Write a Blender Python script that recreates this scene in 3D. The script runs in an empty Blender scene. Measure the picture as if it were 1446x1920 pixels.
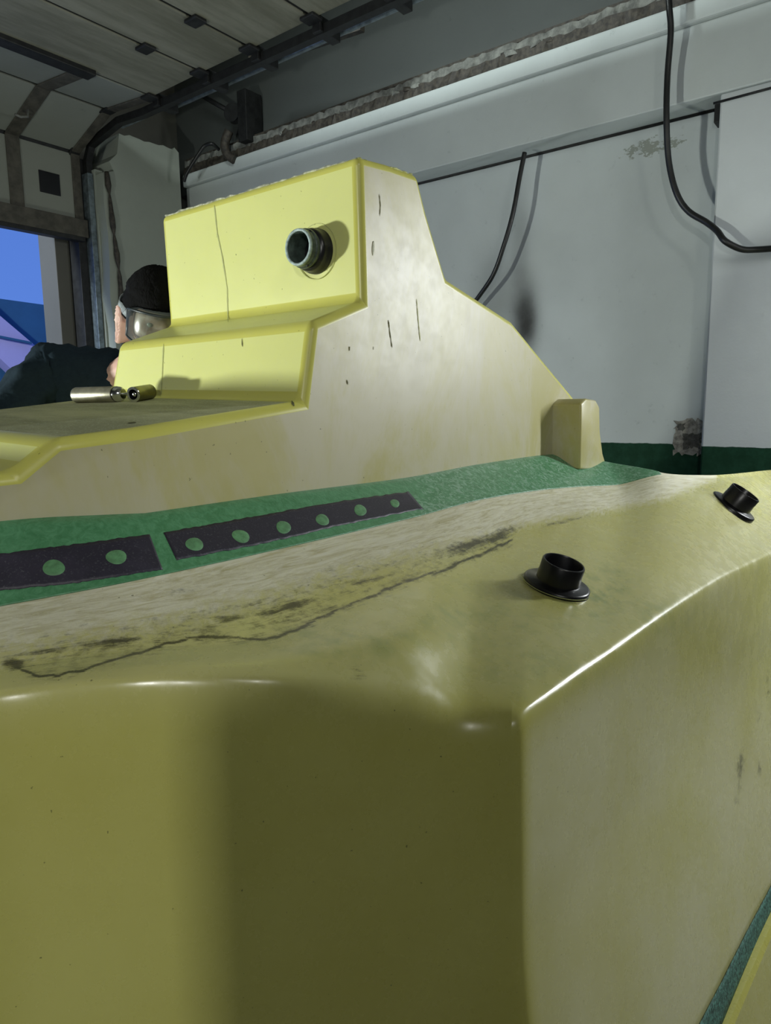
import bpy, bmesh, math, random
import numpy as np
from mathutils import Vector, Matrix
from mathutils.bvhtree import BVHTree
random.seed(7)
SC = bpy.context.scene
COL = SC.collection
PI = math.pi

# ---------------------------------------------------------------- camera
W, H, F = 1446, 1920, 1300.0
CAMZ = 1.4
PITCH, ROLL = math.radians(8.5), 0.012
f0 = Vector((0.793, 0.609, 0)).normalized()
R0 = Vector((f0.y, -f0.x, 0))
FW = f0 * math.cos(PITCH) - Vector((0, 0, math.sin(PITCH)))
U0 = R0.cross(FW)
RT = R0 * math.cos(ROLL) - U0 * math.sin(ROLL)
UP = U0 * math.cos(ROLL) + R0 * math.sin(ROLL)
CAM = Vector((0, 0, CAMZ))
cd = bpy.data.cameras.new('camera')
cam = bpy.data.objects.new('camera', cd)
COL.objects.link(cam)
cam.matrix_world = Matrix(((RT.x, UP.x, -FW.x, 0), (RT.y, UP.y, -FW.y, 0), (RT.z, UP.z, -FW.z, CAMZ), (0, 0, 0, 1)))
cd.sensor_fit = 'VERTICAL'
cd.sensor_height = 36.0
cd.lens = 36.0 * F / H
cd.clip_start = 0.05
SC.camera = cam

# ---------------------------------------------------------------- world, lights, exposure
SC.view_settings.view_transform = 'Standard'
SC.view_settings.look = 'None'
SC.view_settings.exposure = 0.0
SC.view_settings.gamma = 1.0
SC.view_settings.use_curve_mapping = False
world = bpy.data.worlds.new('dusk'); SC.world = world
world.use_nodes = True
wn = world.node_tree.nodes; wl = world.node_tree.links
bgn = wn['Background']
tc = wn.new('ShaderNodeTexCoord'); sx = wn.new('ShaderNodeSeparateXYZ'); cr = wn.new('ShaderNodeValToRGB')
wl.new(tc.outputs['Generated'], sx.inputs[0]); wl.new(sx.outputs['Z'], cr.inputs[0]); wl.new(cr.outputs[0], bgn.inputs[0])
cr.color_ramp.elements[0].color = (0.12, 0.26, 0.78, 1)
cr.color_ramp.elements[1].color = (0.05, 0.14, 0.55, 1)
cr.color_ramp.elements[1].position = 0.7
bgn.inputs[1].default_value = 0.95

def area(name, loc, target, sx_, sy_, power, color=(1, 1, 1)):
    l = bpy.data.lights.new(name, 'AREA'); l.shape = 'RECTANGLE'; l.size = sx_; l.size_y = sy_
    l.energy = power; l.color = color
    o = bpy.data.objects.new(name, l); COL.objects.link(o)
    o.location = loc
    d = (Vector(target) - Vector(loc)).normalized()
    o.rotation_euler = d.to_track_quat('-Z', 'Y').to_euler()
    return o
# work lamp standing on the left, throws the pipe's shadow to the right
area('work_lamp', (-1.0, 2.95, CAMZ - 0.26), (0.95, 1.25, CAMZ + 0.1), 0.16, 0.12, 88, (0.95, 1.0, 0.93))
# strip light above the bay
area('strip_light', (1.7, 2.7, 4.0), (2.9, 1.9, 0), 0.2, 0.7, 105, (0.90, 1.0, 0.99))
# tall tube light at the right, beyond the frame
area('tube_light', (3.55, -0.78, 2.08), (1.6, 0.9, 1.2), 0.12, 0.9, 56, (0.95, 0.99, 1.0))
# unseen fill light added behind on the left to brighten the hull facet
area('facet_fill_light', (-2.3, -1.1, 2.35), (0.5, 0.5, 1.0), 0.07, 0.10, 34, (1.0, 1.0, 0.95))
# dim unseen fill light added at the back to lift the dark facet
area('back_fill_light', (-1.0, -2.6, 3.7), (0.4, 0.5, 0.8), 0.5, 0.5, 26, (1.0, 1.0, 0.92))
# yard lamp outside the door
area('yard_lamp', (-3.0, 6.4, 5.0), (5.0, 15.0, 2.5), 0.4, 0.4, 900, (0.85, 0.93, 1.0))

# ---------------------------------------------------------------- unprojection
def ray(px, py):
    return FW + RT * ((px - W / 2) / F) - UP * ((py - H / 2) / F)
def onY(px, py, Y):
    r = ray(px, py); return CAM + r * (Y / r.y)
def onX(px, py, X):
    r = ray(px, py); return CAM + r * (X / r.x)
def onZ(px, py, z):
    r = ray(px, py); return CAM + r * ((z - CAMZ) / r.z)
def atD(px, py, d):
    r = ray(px, py); return CAM + r * (d / r.dot(f0))
def proj(P):
    """numpy (n,3) -> pixels"""
    D = P - np.array(CAM)
    z = D @ np.array(FW); x = D @ np.array(RT); y = D @ np.array(UP)
    z = np.maximum(z, 1e-3)
    return W / 2 + F * x / z, H / 2 - F * y / z

# ---------------------------------------------------------------- helpers
def link(name, me, mat=None, parent=None, smooth=False, kind=None, label=None, cat=None, group=None):
    o = bpy.data.objects.new(name, me); COL.objects.link(o)
    if mat is not None and not me.materials:
        for m in (mat if isinstance(mat, (list, tuple)) else [mat]): me.materials.append(m)
    if smooth:
        for p in me.polygons: p.use_smooth = True
    if parent is not None: o.parent = parent; 
    if parent is not None: o.matrix_parent_inverse = Matrix.Translation(-parent.location) if parent.type == 'EMPTY' else Matrix.Identity(4)
    if kind: o['kind'] = kind
    if label: o['label'] = label
    if cat: o['category'] = cat
    if group: o['group'] = group
    return o
def empty(name, loc, label, cat, group=None, kind=None):
    o = bpy.data.objects.new(name, None); COL.objects.link(o); o.location = loc
    if label: o['label'] = label
    if cat: o['category'] = cat
    if group: o['group'] = group
    if kind: o['kind'] = kind
    return o
def mesh(name, v, f):
    me = bpy.data.meshes.new(name); me.from_pydata([tuple(p) for p in v], [], f); me.update(); return me
def bm_mesh(bm, name='m'):
    me = bpy.data.meshes.new(name)
    bmesh.ops.recalc_face_normals(bm, faces=bm.faces[:])
    bm.to_mesh(me); bm.free(); return me
def box_bm(x0, x1, y0, y1, z0, z1, bev=0.0, seg=2, bm=None):
    own = bmesh.new()
    r = bmesh.ops.create_cube(own, size=1.0)
    for v in own.verts:
        v.co = Vector((x0 + (v.co.x + .5) * (x1 - x0), y0 + (v.co.y + .5) * (y1 - y0), z0 + (v.co.z + .5) * (z1 - z0)))
    if bev > 0:
        bmesh.ops.bevel(own, geom=own.edges[:], offset=bev, segments=seg, affect='EDGES', profile=0.5)
    if bm is None: return own
    t = bpy.data.meshes.new('t'); own.to_mesh(t); own.free(); bm.from_mesh(t); bpy.data.meshes.remove(t)
    return bm
def box(name, x0, x1, y0, y1, z0, z1, mat, parent=None, bev=0.004, **k):
    return link(name, bm_mesh(box_bm(x0, x1, y0, y1, z0, z1, bev)), mat, parent, **k)
def frames(pts):
    T = []
    n = len(pts)
    for i in range(n):
        a = pts[max(0, i - 1)]; b = pts[min(n - 1, i + 1)]
        T.append((b - a).normalized())
    N = []
    up = Vector((0, 0, 1)) if abs(T[0].z) < .9 else Vector((1, 0, 0))
    nrm = T[0].cross(up).normalized()
    for t in T:
        nrm = (nrm - t * nrm.dot(t)).normalized(); N.append(nrm.copy())
    return T, N
def tube_mesh(pts, r, seg=10, caps=True):
    pts = [Vector(p) for p in pts]
    rr = r if isinstance(r, (list, tuple)) else [r] * len(pts)
    T, N = frames(pts); v = []; f = []
    for p, t, n, q in zip(pts, T, N, rr):
        b = t.cross(n)
        for k in range(seg):
            a = 2 * PI * k / seg
            v.append(p + (n * math.cos(a) + b * math.sin(a)) * q)
    for i in range(len(pts) - 1):
        for k in range(seg):
            k2 = (k + 1) % seg
            f.append((i * seg + k, i * seg + k2, (i + 1) * seg + k2, (i + 1) * seg + k))
    if caps:
        f.append(tuple(range(seg))[::-1]); f.append(tuple((len(pts) - 1) * seg + k for k in range(seg)))
    me = mesh('tube', v, f)
    for p in me.polygons: p.use_smooth = len(p.vertices) == 4
    return me
def spline(pts, n=8):
    pts = [Vector(p) for p in pts]; out = []
    for i in range(len(pts) - 1):
        p0 = pts[max(0, i - 1)]; p1 = pts[i]; p2 = pts[i + 1]; p3 = pts[min(len(pts) - 1, i + 2)]
        for k in range(n):
            t = k / n
            out.append(0.5 * ((2 * p1) + (p2 - p0) * t + (2 * p0 - 5 * p1 + 4 * p2 - p3) * t * t + (3 * p1 - p0 - 3 * p2 + p3) * t ** 3))
    out.append(pts[-1]); return out
def lathe_mesh(profile, seg=48, close=False):
    """profile: list of (r, z) -> mesh around local z"""
    v = []; f = []
    n = len(profile)
    for r, z in profile:
        for k in range(seg):
            a = 2 * PI * k / seg
            v.append((r * math.cos(a), r * math.sin(a), z))
    rng = n if close else n - 1
    for i in range(rng):
        j = (i + 1) % n
        for k in range(seg):
            k2 = (k + 1) % seg
            f.append((i * seg + k, i * seg + k2, j * seg + k2, j * seg + k))
    return mesh('lathe', v, f)
def xform(me, M):
    me.transform(M); me.update(); return me
def axis_matrix(loc, z, x=None):
    z = Vector(z).normalized()
    x = Vector(x) if x is not None else (Vector((0, 0, 1)) if abs(z.z) < .9 else Vector((1, 0, 0)))
    x = (x - z * x.dot(z)).normalized(); y = z.cross(x)
    return Matrix(((x.x, y.x, z.x, loc[0]), (x.y, y.y, z.y, loc[1]), (x.z, y.z, z.z, loc[2]), (0, 0, 0, 1)))
def evaluated(o):
    dg = bpy.context.evaluated_depsgraph_get()
    dg.update()
    me = bpy.data.meshes.new_from_object(o.evaluated_get(dg))
    return me

# ---------------------------------------------------------------- materials
class MB:
    def __init__(s, name):
        s.m = bpy.data.materials.new(name); s.m.use_nodes = True
        s.n = s.m.node_tree.nodes; s.l = s.m.node_tree.links
        s.b = s.n['Principled BSDF']
        s.tc = s.n.new('ShaderNodeTexCoord')
    def put(s, sock, v):
        if isinstance(v, bpy.types.NodeSocket): s.l.new(v, sock)
        else:
            try: sock.default_value = v
            except Exception: sock.default_value = (*v, 1)
    def noise(s, scale, detail=4, rough=.55, vec=None, stretch=None, dist=0.0):
        t = s.n.new('ShaderNodeTexNoise'); t.inputs['Scale'].default_value = scale
        t.inputs['Detail'].default_value = detail; t.inputs['Roughness'].default_value = rough
        t.inputs['Distortion'].default_value = dist
        src = vec if vec is not None else s.tc.outputs['Object']
        if stretch:
            mp = s.n.new('ShaderNodeMapping'); mp.inputs['Scale'].default_value = stretch
            s.l.new(src, mp.inputs[0]); src = mp.outputs[0]
        s.l.new(src, t.inputs['Vector'])
        return t.outputs['Fac']
    def ramp(s, fac, a, b, lo=0.0, hi=1.0):
        r = s.n.new('ShaderNodeMapRange'); r.interpolation_type = 'SMOOTHSTEP'
        s.put(r.inputs['Value'], fac); r.inputs['From Min'].default_value = a; r.inputs['From Max'].default_value = b
        r.inputs['To Min'].default_value = lo; r.inputs['To Max'].default_value = hi
        return r.outputs[0]
    def mix(s, fac, a, b):
        x = s.n.new('ShaderNodeMix'); x.data_type = 'RGBA'
        s.put(x.inputs[0], fac); s.put(x.inputs[6], (*a, 1) if isinstance(a, tuple) and len(a) == 3 else a)
        s.put(x.inputs[7], (*b, 1) if isinstance(b, tuple) and len(b) == 3 else b)
        return x.outputs[2]
    def math(s, op, a, b=0.0):
        x = s.n.new('ShaderNodeMath'); x.operation = op; s.put(x.inputs[0], a); s.put(x.inputs[1], b)
        return x.outputs[0]
    def attr(s, name):
        x = s.n.new('ShaderNodeAttribute'); x.attribute_name = name; return x
    def color(s, c): s.put(s.b.inputs['Base Color'], (*c, 1) if isinstance(c, tuple) and len(c) == 3 else c); return s
    def set(s, **k):
        for a, v in k.items():
            s.put(s.b.inputs[a.replace('_', ' ')], v)
        return s
    def bump(s, h, strength=.3, dist=.01):
        b = s.n.new('ShaderNodeBump'); s.l.new(h, b.inputs['Height'])
        b.inputs['Strength'].default_value = strength; b.inputs['Distance'].default_value = dist
        s.l.new(b.outputs[0], s.b.inputs['Normal']); return s
def simple(name, c, rough=.6, metal=0.0, var=.25, scale=8, bump=.15, bdist=.004, spec=.5):
    m = MB(name)
    n = m.noise(scale, 6, .65)
    f = m.ramp(n, .3, .7)
    m.color(m.mix(f, tuple(x * (1 - var) for x in c), tuple(min(1, x * (1 + var)) for x in c)))
    m.set(Roughness=rough, Metallic=metal)
    m.b.inputs['Specular IOR Level'].default_value = spec
    if bump: m.bump(n, bump, bdist)
    return m.m

YEL = (0.60, 0.60, 0.15); YEL2 = (0.50, 0.47, 0.10)
PALE = (0.60, 0.56, 0.33)
def resin(name, base, base2, rough=.28, sss=.25, pale=None, bumpst=.12):
    m = MB(name)
    n1 = m.noise(2.2, 5, .6); n2 = m.noise(22, 6, .65)
    c = m.mix(m.ramp(n1, .35, .68), base2, base)
    if pale:
        n3 = m.noise(3.5, 6, .7, stretch=(1, 1, .5), dist=.6)
        c = m.mix(m.ramp(n3, .38, .62), c, pale)
    # small pits and specks
    sp = m.noise(120, 2, .5)
    c = m.mix(m.ramp(sp, .735, .775, 0, .7), c, (.08, .09, .03))
    m.color(c)
    m.set(Roughness=m.ramp(n2, .3, .75, rough, rough + .05))
    m.b.inputs['Subsurface Weight'].default_value = sss
    m.b.inputs['Subsurface Radius'].default_value = (.8, .7, .12)
    m.b.inputs['Subsurface Scale'].default_value = .012
    b = m.math('ADD', m.math('MULTIPLY', n1, 2.0), m.math('MULTIPLY', n2, .22))
    m.bump(b, bumpst, .012)
    return m.m
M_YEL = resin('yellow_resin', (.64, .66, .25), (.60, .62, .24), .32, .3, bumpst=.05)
M_EDGE = resin('edge_shade_resin', (.55, .54, .13), (.51, .50, .11), .3, .3, bumpst=.05)  # deeper yellow for bevels: corner shade and light bleed put into the colour
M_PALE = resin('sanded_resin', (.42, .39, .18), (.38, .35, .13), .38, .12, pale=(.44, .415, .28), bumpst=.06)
def dusty():
    m = MB('dusty_ledge')
    n = m.noise(9, 7, .7, stretch=(1, .25, 1)); n2 = m.noise(260, 3, .6)
    c = m.mix(m.ramp(n, .35, .65), (.26, .27, .15), (.46, .47, .27))
    c = m.mix(m.ramp(n2, .55, .7), c, (.5, .54, .38))
    m.color(c); m.set(Roughness=.85); m.bump(n2, .4, .002); return m.m
M_DUST = dusty()
def hull_mat():
    m = MB('hull_resin')
    n1 = m.noise(1.6, 5, .6); n2 = m.noise(25, 6, .65)
    c = m.mix(m.ramp(n1, .35, .68), (.43, .41, .10), (.48, .47, .14))
    face = m.attr('pale').outputs['Fac']
    nb = m.noise(4, 4, .45, dist=.2)
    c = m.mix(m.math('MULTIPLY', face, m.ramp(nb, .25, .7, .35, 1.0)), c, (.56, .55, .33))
    uv = m.attr('suv').outputs['Vector']
    st = m.noise(3.2, 9, .75, vec=uv, stretch=(1.0, 5.0, 1), dist=.9)
    chat = m.noise(6, 4, .6, vec=uv, stretch=(2.4, 1.6, 1), dist=.6)
    sand = m.attr('sand').outputs['Fac']
    sm = m.ramp(m.math('ADD', sand, m.math('MULTIPLY', m.math('SUBTRACT', chat, .5), 1.1)), .15, .85)
    sm = m.math('MULTIPLY', sm, m.ramp(sand, 0.0, .15))
    sc = m.mix(m.ramp(st, .3, .62), (.42, .39, .22), (.66, .65, .51))
    c = m.mix(sm, c, sc)
    grn = m.noise(30, 6, .7)
    gm = m.attr('green').outputs['Fac']
    c = m.mix(m.math('MULTIPLY', gm, m.ramp(grn, .4, .7, 0, .8)), c, (.13, .22, .07))
    d = m.attr('dirt').outputs['Fac']
    fine = m.noise(60, 8, .75, stretch=(1, 1, 1))
    dn = m.math('ADD', m.math('MULTIPLY', st, .55), m.math('MULTIPLY', fine, .45))
    dm = m.ramp(m.math('ADD', d, m.math('MULTIPLY', m.math('SUBTRACT', dn, .5), 3.4)), .25, 1.0, 0, .92)
    dm = m.math('MULTIPLY', dm, m.ramp(d, .02, .2))
    c = m.mix(dm, c, (.045, .042, .022))
    sp = m.noise(150, 2, .5)
    c = m.mix(m.ramp(sp, .74, .78, 0, .7), c, (.07, .08, .03))
    m.color(c)
    m.set(Roughness=m.math('ADD', m.ramp(n2, .3, .75, .2, .36), m.math('MULTIPLY', sm, .3)))
    m.b.inputs['Subsurface Weight'].default_value = .15
    m.b.inputs['Subsurface Radius'].default_value = (.8, .7, .12)
    m.b.inputs['Subsurface Scale'].default_value = .01
    b = m.math('ADD', m.math('MULTIPLY', n1, 1.5), m.math('ADD', m.math('MULTIPLY', n2, .25), m.math('MULTIPLY', m.math('MULTIPLY', sm, chat), 1.0)))
    m.bump(b, .06, .010)
    return m.m
M_HULL = hull_mat()
def green_mat():
    m = MB('green_gelcoat')
    n = m.noise(55, 6, .7, dist=1.2); n0 = m.noise(300, 3, .6)
    uv = m.attr('suv').outputs['Vector']
    g = m.mix(m.ramp(n, .35, .7), (.05, .19, .08), (.095, .28, .14))
    x = m.n.new('ShaderNodeSeparateXYZ'); m.l.new(uv, x.inputs[0])
    right = m.ramp(x.outputs[0], 3.85, 4.3)
    w = m.noise(48, 4, .6, dist=2.5)
    g = m.mix(m.math('MULTIPLY', right, m.ramp(w, .47, .62, 0, .62)), g, (.30, .46, .36))
    g = m.mix(m.ramp(n0, .6, .75, 0, .35), g, (.16, .30, .18))
    m.color(g); m.set(Roughness=.42); m.bump(m.math('ADD', n0, m.math('MULTIPLY', w, 2.0)), .25, .002)
    return m.m
M_GRN = green_mat()
def strip_mat():
    m = MB('dark_primer')
    n = m.noise(330, 3, .65); n1 = m.noise(9, 5, .6)
    c = m.mix(m.ramp(n, .56, .72, 0, .5), (.018, .016, .03), (.12, .13, .14))
    c = m.mix(m.ramp(n1, .5, .8, 0, .35), c, (.07, .06, .10))
    m.color(c); m.set(Roughness=.5); m.bump(n, .3, .001); return m.m
M_STRIP = strip_mat()
M_DOT = simple('dot_green', (.095, .24, .11), .5, scale=90)
M_TEAL = simple('teal_joint', (.055, .15, .12), .7, var=.8, scale=140, bump=.6)
M_JEDGE = simple('joint_lip', (.36, .38, .24), .6, var=.2, scale=20)
M_BLACK = simple('black_plastic', (.006, .006, .008), .32, var=.3, bump=.05)
M_CABLE = simple('cable_rubber', (.008, .009, .009), .4, var=.3, scale=30, bump=.1)
M_PIPEG = simple('scuffed_pipe', (.05, .07, .06), .45, var=.5, scale=60)
M_PIPERIM = simple('scuffed_rim', (.30, .38, .37), .5, var=.35, scale=120)
M_CRACK = simple('crack_dark', (.10, .10, .03), .8, bump=0)
M_CRACKY = simple('crack_olive', (.42, .44, .16), .6, bump=0)
M_TRIM = simple('edge_trim', (.33, .34, .24), .7, scale=60, var=.6)

def wall_mat(name, c, dirt=.5, green=None, soot=False, peel=False, rough=.75, z_green=None):
    m = MB(name)
    n1 = m.noise(1.2, 6, .6); n2 = m.noise(14, 8, .7); n3 = m.noise(60, 4, .6)
    col = m.mix(m.ramp(n1, .3, .7), tuple(x * .88 for x in c), c)
    col = m.mix(m.ramp(n2, .60, .78, 0, dirt), col, tuple(x * .45 for x in c))
    sx_ = m.n.new('ShaderNodeSeparateXYZ'); m.l.new(m.tc.outputs['Object'], sx_.inputs[0])
    X, Y, Z = sx_.outputs
    def gauss(cy, cz, ry, rz):
        a = m.math('POWER', m.math('DIVIDE', m.math('SUBTRACT', Y, cy), ry), 2.0)
        b = m.math('POWER', m.math('DIVIDE', m.math('SUBTRACT', Z, cz), rz), 2.0)
        return m.math('EXPONENT', m.math('MULTIPLY', m.math('ADD', a, b), -1.0))
    if peel:
        p = peel
        g = gauss(p.y, p.z, .34, .10)
        pn = m.noise(26, 6, .7, stretch=(1, .6, 1))
        col = m.mix(m.ramp(m.math('MULTIPLY', g, pn), .43, .47, 0, .75), col, (.20, .22, .17))
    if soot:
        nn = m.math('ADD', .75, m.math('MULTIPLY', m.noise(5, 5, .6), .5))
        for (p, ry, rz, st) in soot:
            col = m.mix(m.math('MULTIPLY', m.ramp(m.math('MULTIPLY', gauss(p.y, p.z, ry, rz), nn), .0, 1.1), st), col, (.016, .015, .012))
    if z_green is not None:
        zz = m.math('ADD', Z, m.math('MULTIPLY', m.math('SUBTRACT', m.noise(18, 3, .5), .5), .012))
        gm = m.ramp(zz, z_green + .002, z_green - .002)
        gg = m.mix(m.ramp(n2, .35, .7), (.009, .040, .020), (.015, .060, .033))
        col = m.mix(gm, col, gg)
        m.set(Roughness=rough); m.put(m.b.inputs['Specular IOR Level'], m.math('SUBTRACT', .5, m.math('MULTIPLY', gm, .38)))
    else: m.set(Roughness=rough)
    m.color(col)
    m.bump(m.math('ADD', n2, m.math('MULTIPLY', n3, .3)), .25, .006)
    return m.m

# ================================================================ THE SETTING
XW = 4.2            # right wall (recessed field)
XB = 4.0            # beam and pier face
YD = 5.45           # door wall
zgr = onX(1200, 831, XW).z
peel_p = onX(1225, 275, XW)
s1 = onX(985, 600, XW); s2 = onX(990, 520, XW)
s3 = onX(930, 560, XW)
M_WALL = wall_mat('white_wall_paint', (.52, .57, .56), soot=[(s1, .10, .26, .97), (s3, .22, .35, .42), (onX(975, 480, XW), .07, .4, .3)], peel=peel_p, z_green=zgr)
M_PIER = wall_mat('pier_paint', (.54, .585, .59), z_green=zgr, dirt=.2)
M_BEAM = wall_mat('beam_paint', (.50, .55, .54), dirt=.6)
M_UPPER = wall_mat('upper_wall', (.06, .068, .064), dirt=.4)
M_DWALL = wall_mat('door_wall_plaster', (.10, .10, .085), dirt=.5)
M_COLUMN = wall_mat('column_plaster', (.29, .32, .275), dirt=.35)
M_CEIL = simple('ceiling_concrete', (.13, .13, .11), .9, scale=4)
M_FLOOR = simple('concrete_floor', (.22, .22, .20), .6, scale=3)
M_RUST = simple('dark_rust', (.035, .03, .022), .7, var=.6, scale=40, bump=.5)
M_LIGHTLEDGE = simple('dusty_ledge_grey', (.14, .145, .13), .8, var=.5, scale=14, bump=.5)
M_STEEL = simple('track_steel', (.16, .20, .22), .4, metal=.6, var=.4, scale=20)
M_DSTEEL = simple('dark_steel', (.014, .015, .015), .55, metal=.3, var=.4, scale=20)
M_DOORP = wall_mat('door_panel_wood', (.36, .36, .28), dirt=.6)
def panel_mat():
    m = MB('door_panel_sheet')
    n = m.noise(2.5, 7, .7, stretch=(.5, 3, 3)); n2 = m.noise(12, 6, .7)
    c = m.mix(m.ramp(n, .3, .7), (.13, .13, .09), (.23, .23, .175))
    c = m.mix(m.ramp(n2, .58, .75, 0, .6), c, (.15, .13, .08))
    m.color(c); m.set(Roughness=.6); m.bump(n2, .3, .004); return m.m
M_PANEL = panel_mat()
M_VPANEL = wall_mat('door_panel_grey', (.22, .235, .20), dirt=.6)

box('floor', -3, 6, -3.5, YD + .3, -.12, 0, M_FLOOR, kind='structure')
box('ceiling', -3, 6, -3.5, YD + .3, 4.6, 4.75, M_CEIL, kind='structure')
box('wall_left', -3.2, -3, -3.5, YD + .3, 0, 4.6, M_UPPER, kind='structure')
box('wall_back', -3.2, 6, -3.7, -3.5, 0, 4.6, M_UPPER, kind='structure')
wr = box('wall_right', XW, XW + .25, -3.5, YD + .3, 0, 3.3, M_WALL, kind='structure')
ztop = onX(850, 124, 4.1).z
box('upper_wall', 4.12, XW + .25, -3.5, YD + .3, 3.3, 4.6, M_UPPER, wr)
# beam along the wall, with a step and a rusty groove
zb = onX(850, 305, XB).z; zs = onX(850, 192, XB).z; zg = onX(850, 160, XB).z; zg2 = onX(850, 143, 4.02).z; zl = onX(850, 124, 4.04).z
beam = box('trim_1', XB, XW + .02, -3.5, 5.2, zb, zs, M_BEAM, kind='structure', bev=.006, label='white painted concrete beam running along the top of the right wall')
box('beam_lip', XB - .035, XW + .02, -3.5, 5.2, zs, zg, M_BEAM, beam, bev=.012)
# rough dark groove and dusty ledge above
def rough_bar(name, x0, x1, y0, y1, z0, z1, mat, parent, amp, n=160, seed=0):
    rnd = random.Random(seed); v = []; f = []
    for i in range(n + 1):
        y = y0 + (y1 - y0) * i / n
        a = [rnd.uniform(-amp, amp) for _ in range(4)]
        v += [(x0 + a[0], y, z0 + a[1]), (x1, y, z0), (x1, y, z1), (x0 + a[2], y, z1 + a[3])]
    for i in range(n):
        for k in range(4):
            f.append((4 * i + k, 4 * i + (k + 1) % 4, 4 * i + 4 + (k + 1) % 4, 4 * i + 4 + k))
    f += [(0, 1, 2, 3), (4 * n + 3, 4 * n + 2, 4 * n + 1, 4 * n)]
    me = mesh(name, v, f); bm = bmesh.new(); bm.from_mesh(me)
    return link(name, bm_mesh(bm), mat, parent)
rough_bar('rusty_groove', XB - .02, 4.14, -3.5, 5.2, zg - .002, zg2, M_RUST, beam, .008, seed=1, n=260)
rough_bar('dusty_ledge', XB + .0, 4.14, -3.5, 5.2, zg2, zl - .012, M_LIGHTLEDGE, beam, .008, seed=2, n=260)
box('ledge_flange', XB + .01, 4.14, -3.5, 5.2, zl - .012, zl + .006, M_RUST, beam, bev=0)
rnd = random.Random(5)
for i in range(26):
    y = rnd.uniform(-.5, 5.0); s = rnd.uniform(.015, .035)
    bm = bmesh.new(); bmesh.ops.create_icosphere(bm, subdivisions=1, radius=s)
    for v in bm.verts: v.co = Vector((v.co.x * .8, v.co.y * 1.6, v.co.z * .7)) * rnd.uniform(.8, 1.2) + Vector((XB - .01, y, zg2 + rnd.uniform(-.01, .012)))
    link('mortar_lump', bm_mesh(bm), M_RUST if i % 2 else M_LIGHTLEDGE, beam)
# pier at the far right
pe = onX(1332, 500, XB)
pier = box('wall_right_pier', XB + .015, XW + .02, -3.5, pe.y, 0, zb + .0, M_PIER, kind='structure', bev=.01)
pier.name = 'pillar'
# thin dark joint strip under the beam
link('joint_strip', tube_mesh([Vector((XW - .012, pe.y, zb - .004)), Vector((XW - .012, 5.2, zb - .004))], .010, 6), M_DSTEEL, beam)
link('wall_wire', tube_mesh([onX(1338, 194, XB - .002), onX(1446, 165, XB - .002), onX(1560, 134, XB - .002)], .006, 6), M_DSTEEL, beam)
box('joint_peg', XW - .1, XW - .01, pe.y + .01, pe.y + .045, zb - .1, zb - .01, M_DSTEEL, beam, bev=.003)
# broken-open plaster recess
pa = onX(1268, 788, XW); pb = onX(1320, 852, XW)
patch = empty('wall_socket_hole', (XW, (pa.y + pb.y) / 2, pb.z), 'broken open square plaster patch at the edge of the green wall band', 'wall patch')
ya, yb = pb.y, pa.y; za, zb_ = pb.z, pa.z
M_PLAS = simple('bare_plaster', (.30, .29, .25), .95, var=.5, scale=30, bump=1.0, bdist=.02)
M_PLASD = simple('dark_plaster', (.10, .10, .085), .95, var=.5, scale=30, bump=1.0, bdist=.02)
def rough_plate(name, y0, y1, z0, z1, x, th, mat, parent, seed, n=10, amp=.014):
    rnd = random.Random(seed); ring = []
    for (a, b) in (((y0, z0), (y1, z0)), ((y1, z0), (y1, z1)), ((y1, z1), (y0, z1)), ((y0, z1), (y0, z0))):
        for i in range(n):
            t = i / n
            ring.append((a[0] + (b[0] - a[0]) * t + rnd.uniform(-amp, amp), a[1] + (b[1] - a[1]) * t + rnd.uniform(-amp, amp)))
    bm = bmesh.new()
    fr = [bm.verts.new((x, p[0], p[1])) for p in ring]
    bk = [bm.verts.new((x + th, p[0], p[1])) for p in ring]
    bm.faces.new(fr)
    for i in range(len(ring)):
        j = (i + 1) % len(ring); bm.faces.new((fr[i], fr[j], bk[j], bk[i]))
    bm.faces.new(bk[::-1])
    return link(name, bm_mesh(bm), mat, parent)
rough_plate('plaster_surround', ya, yb, za, zb_, XW - .012, .02, M_PLAS, patch, 3)
rough_plate('dark_recess', ya + .02, ya + (yb - ya) * .68, za + (zb_ - za) * .2, za + (zb_ - za) * .62, XW - .016, .02, M_PLASD, patch, 4, amp=.01)
rough_plate('plaster_lump', yb - .05, yb - .015, zb_ - .06, zb_ - .02, XW - .018, .02, M_PLASD, patch, 6, n=4, amp=.008)
rough_plate('plaster_lump', ya + (yb - ya) * .5, ya + (yb - ya) * .68, za + .03, za + .07, XW - .018, .02, M_PLASD, patch, 8, n=4, amp=.008)

# unseen cabinet added behind the camera to cast shade on the hull facet
M_BLOCKER = simple('blocker_paint', (.10, .13, .14), .5)
lk = empty('shadow_blocker', (-.72, -.55, 0), 'unseen grey steel box added to shade the left face of the mould', 'shadow_blocker')
box('blocker_body', -.92, -.52, -1.15, -.25, .06, 1.72, M_BLOCKER, lk, bev=.006)
for k in range(2):
    d_ = box('blocker_door', -.515, -.50, -1.14 + .445 * k, -.705 + .445 * k, .10, 1.69, M_BLOCKER, lk, bev=.003)
    box('handle', -.50, -.485, -.77 + .10 * k, -.75 + .10 * k, .75, .90, M_DSTEEL, d_)
for k in range(4): box('foot', (-.91, -.56)[k % 2], (-.88, -.53)[k % 2], (-1.14, -.29)[k // 2], (-1.11, -.26)[k // 2], 0, .06, M_DSTEEL, lk)
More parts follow.
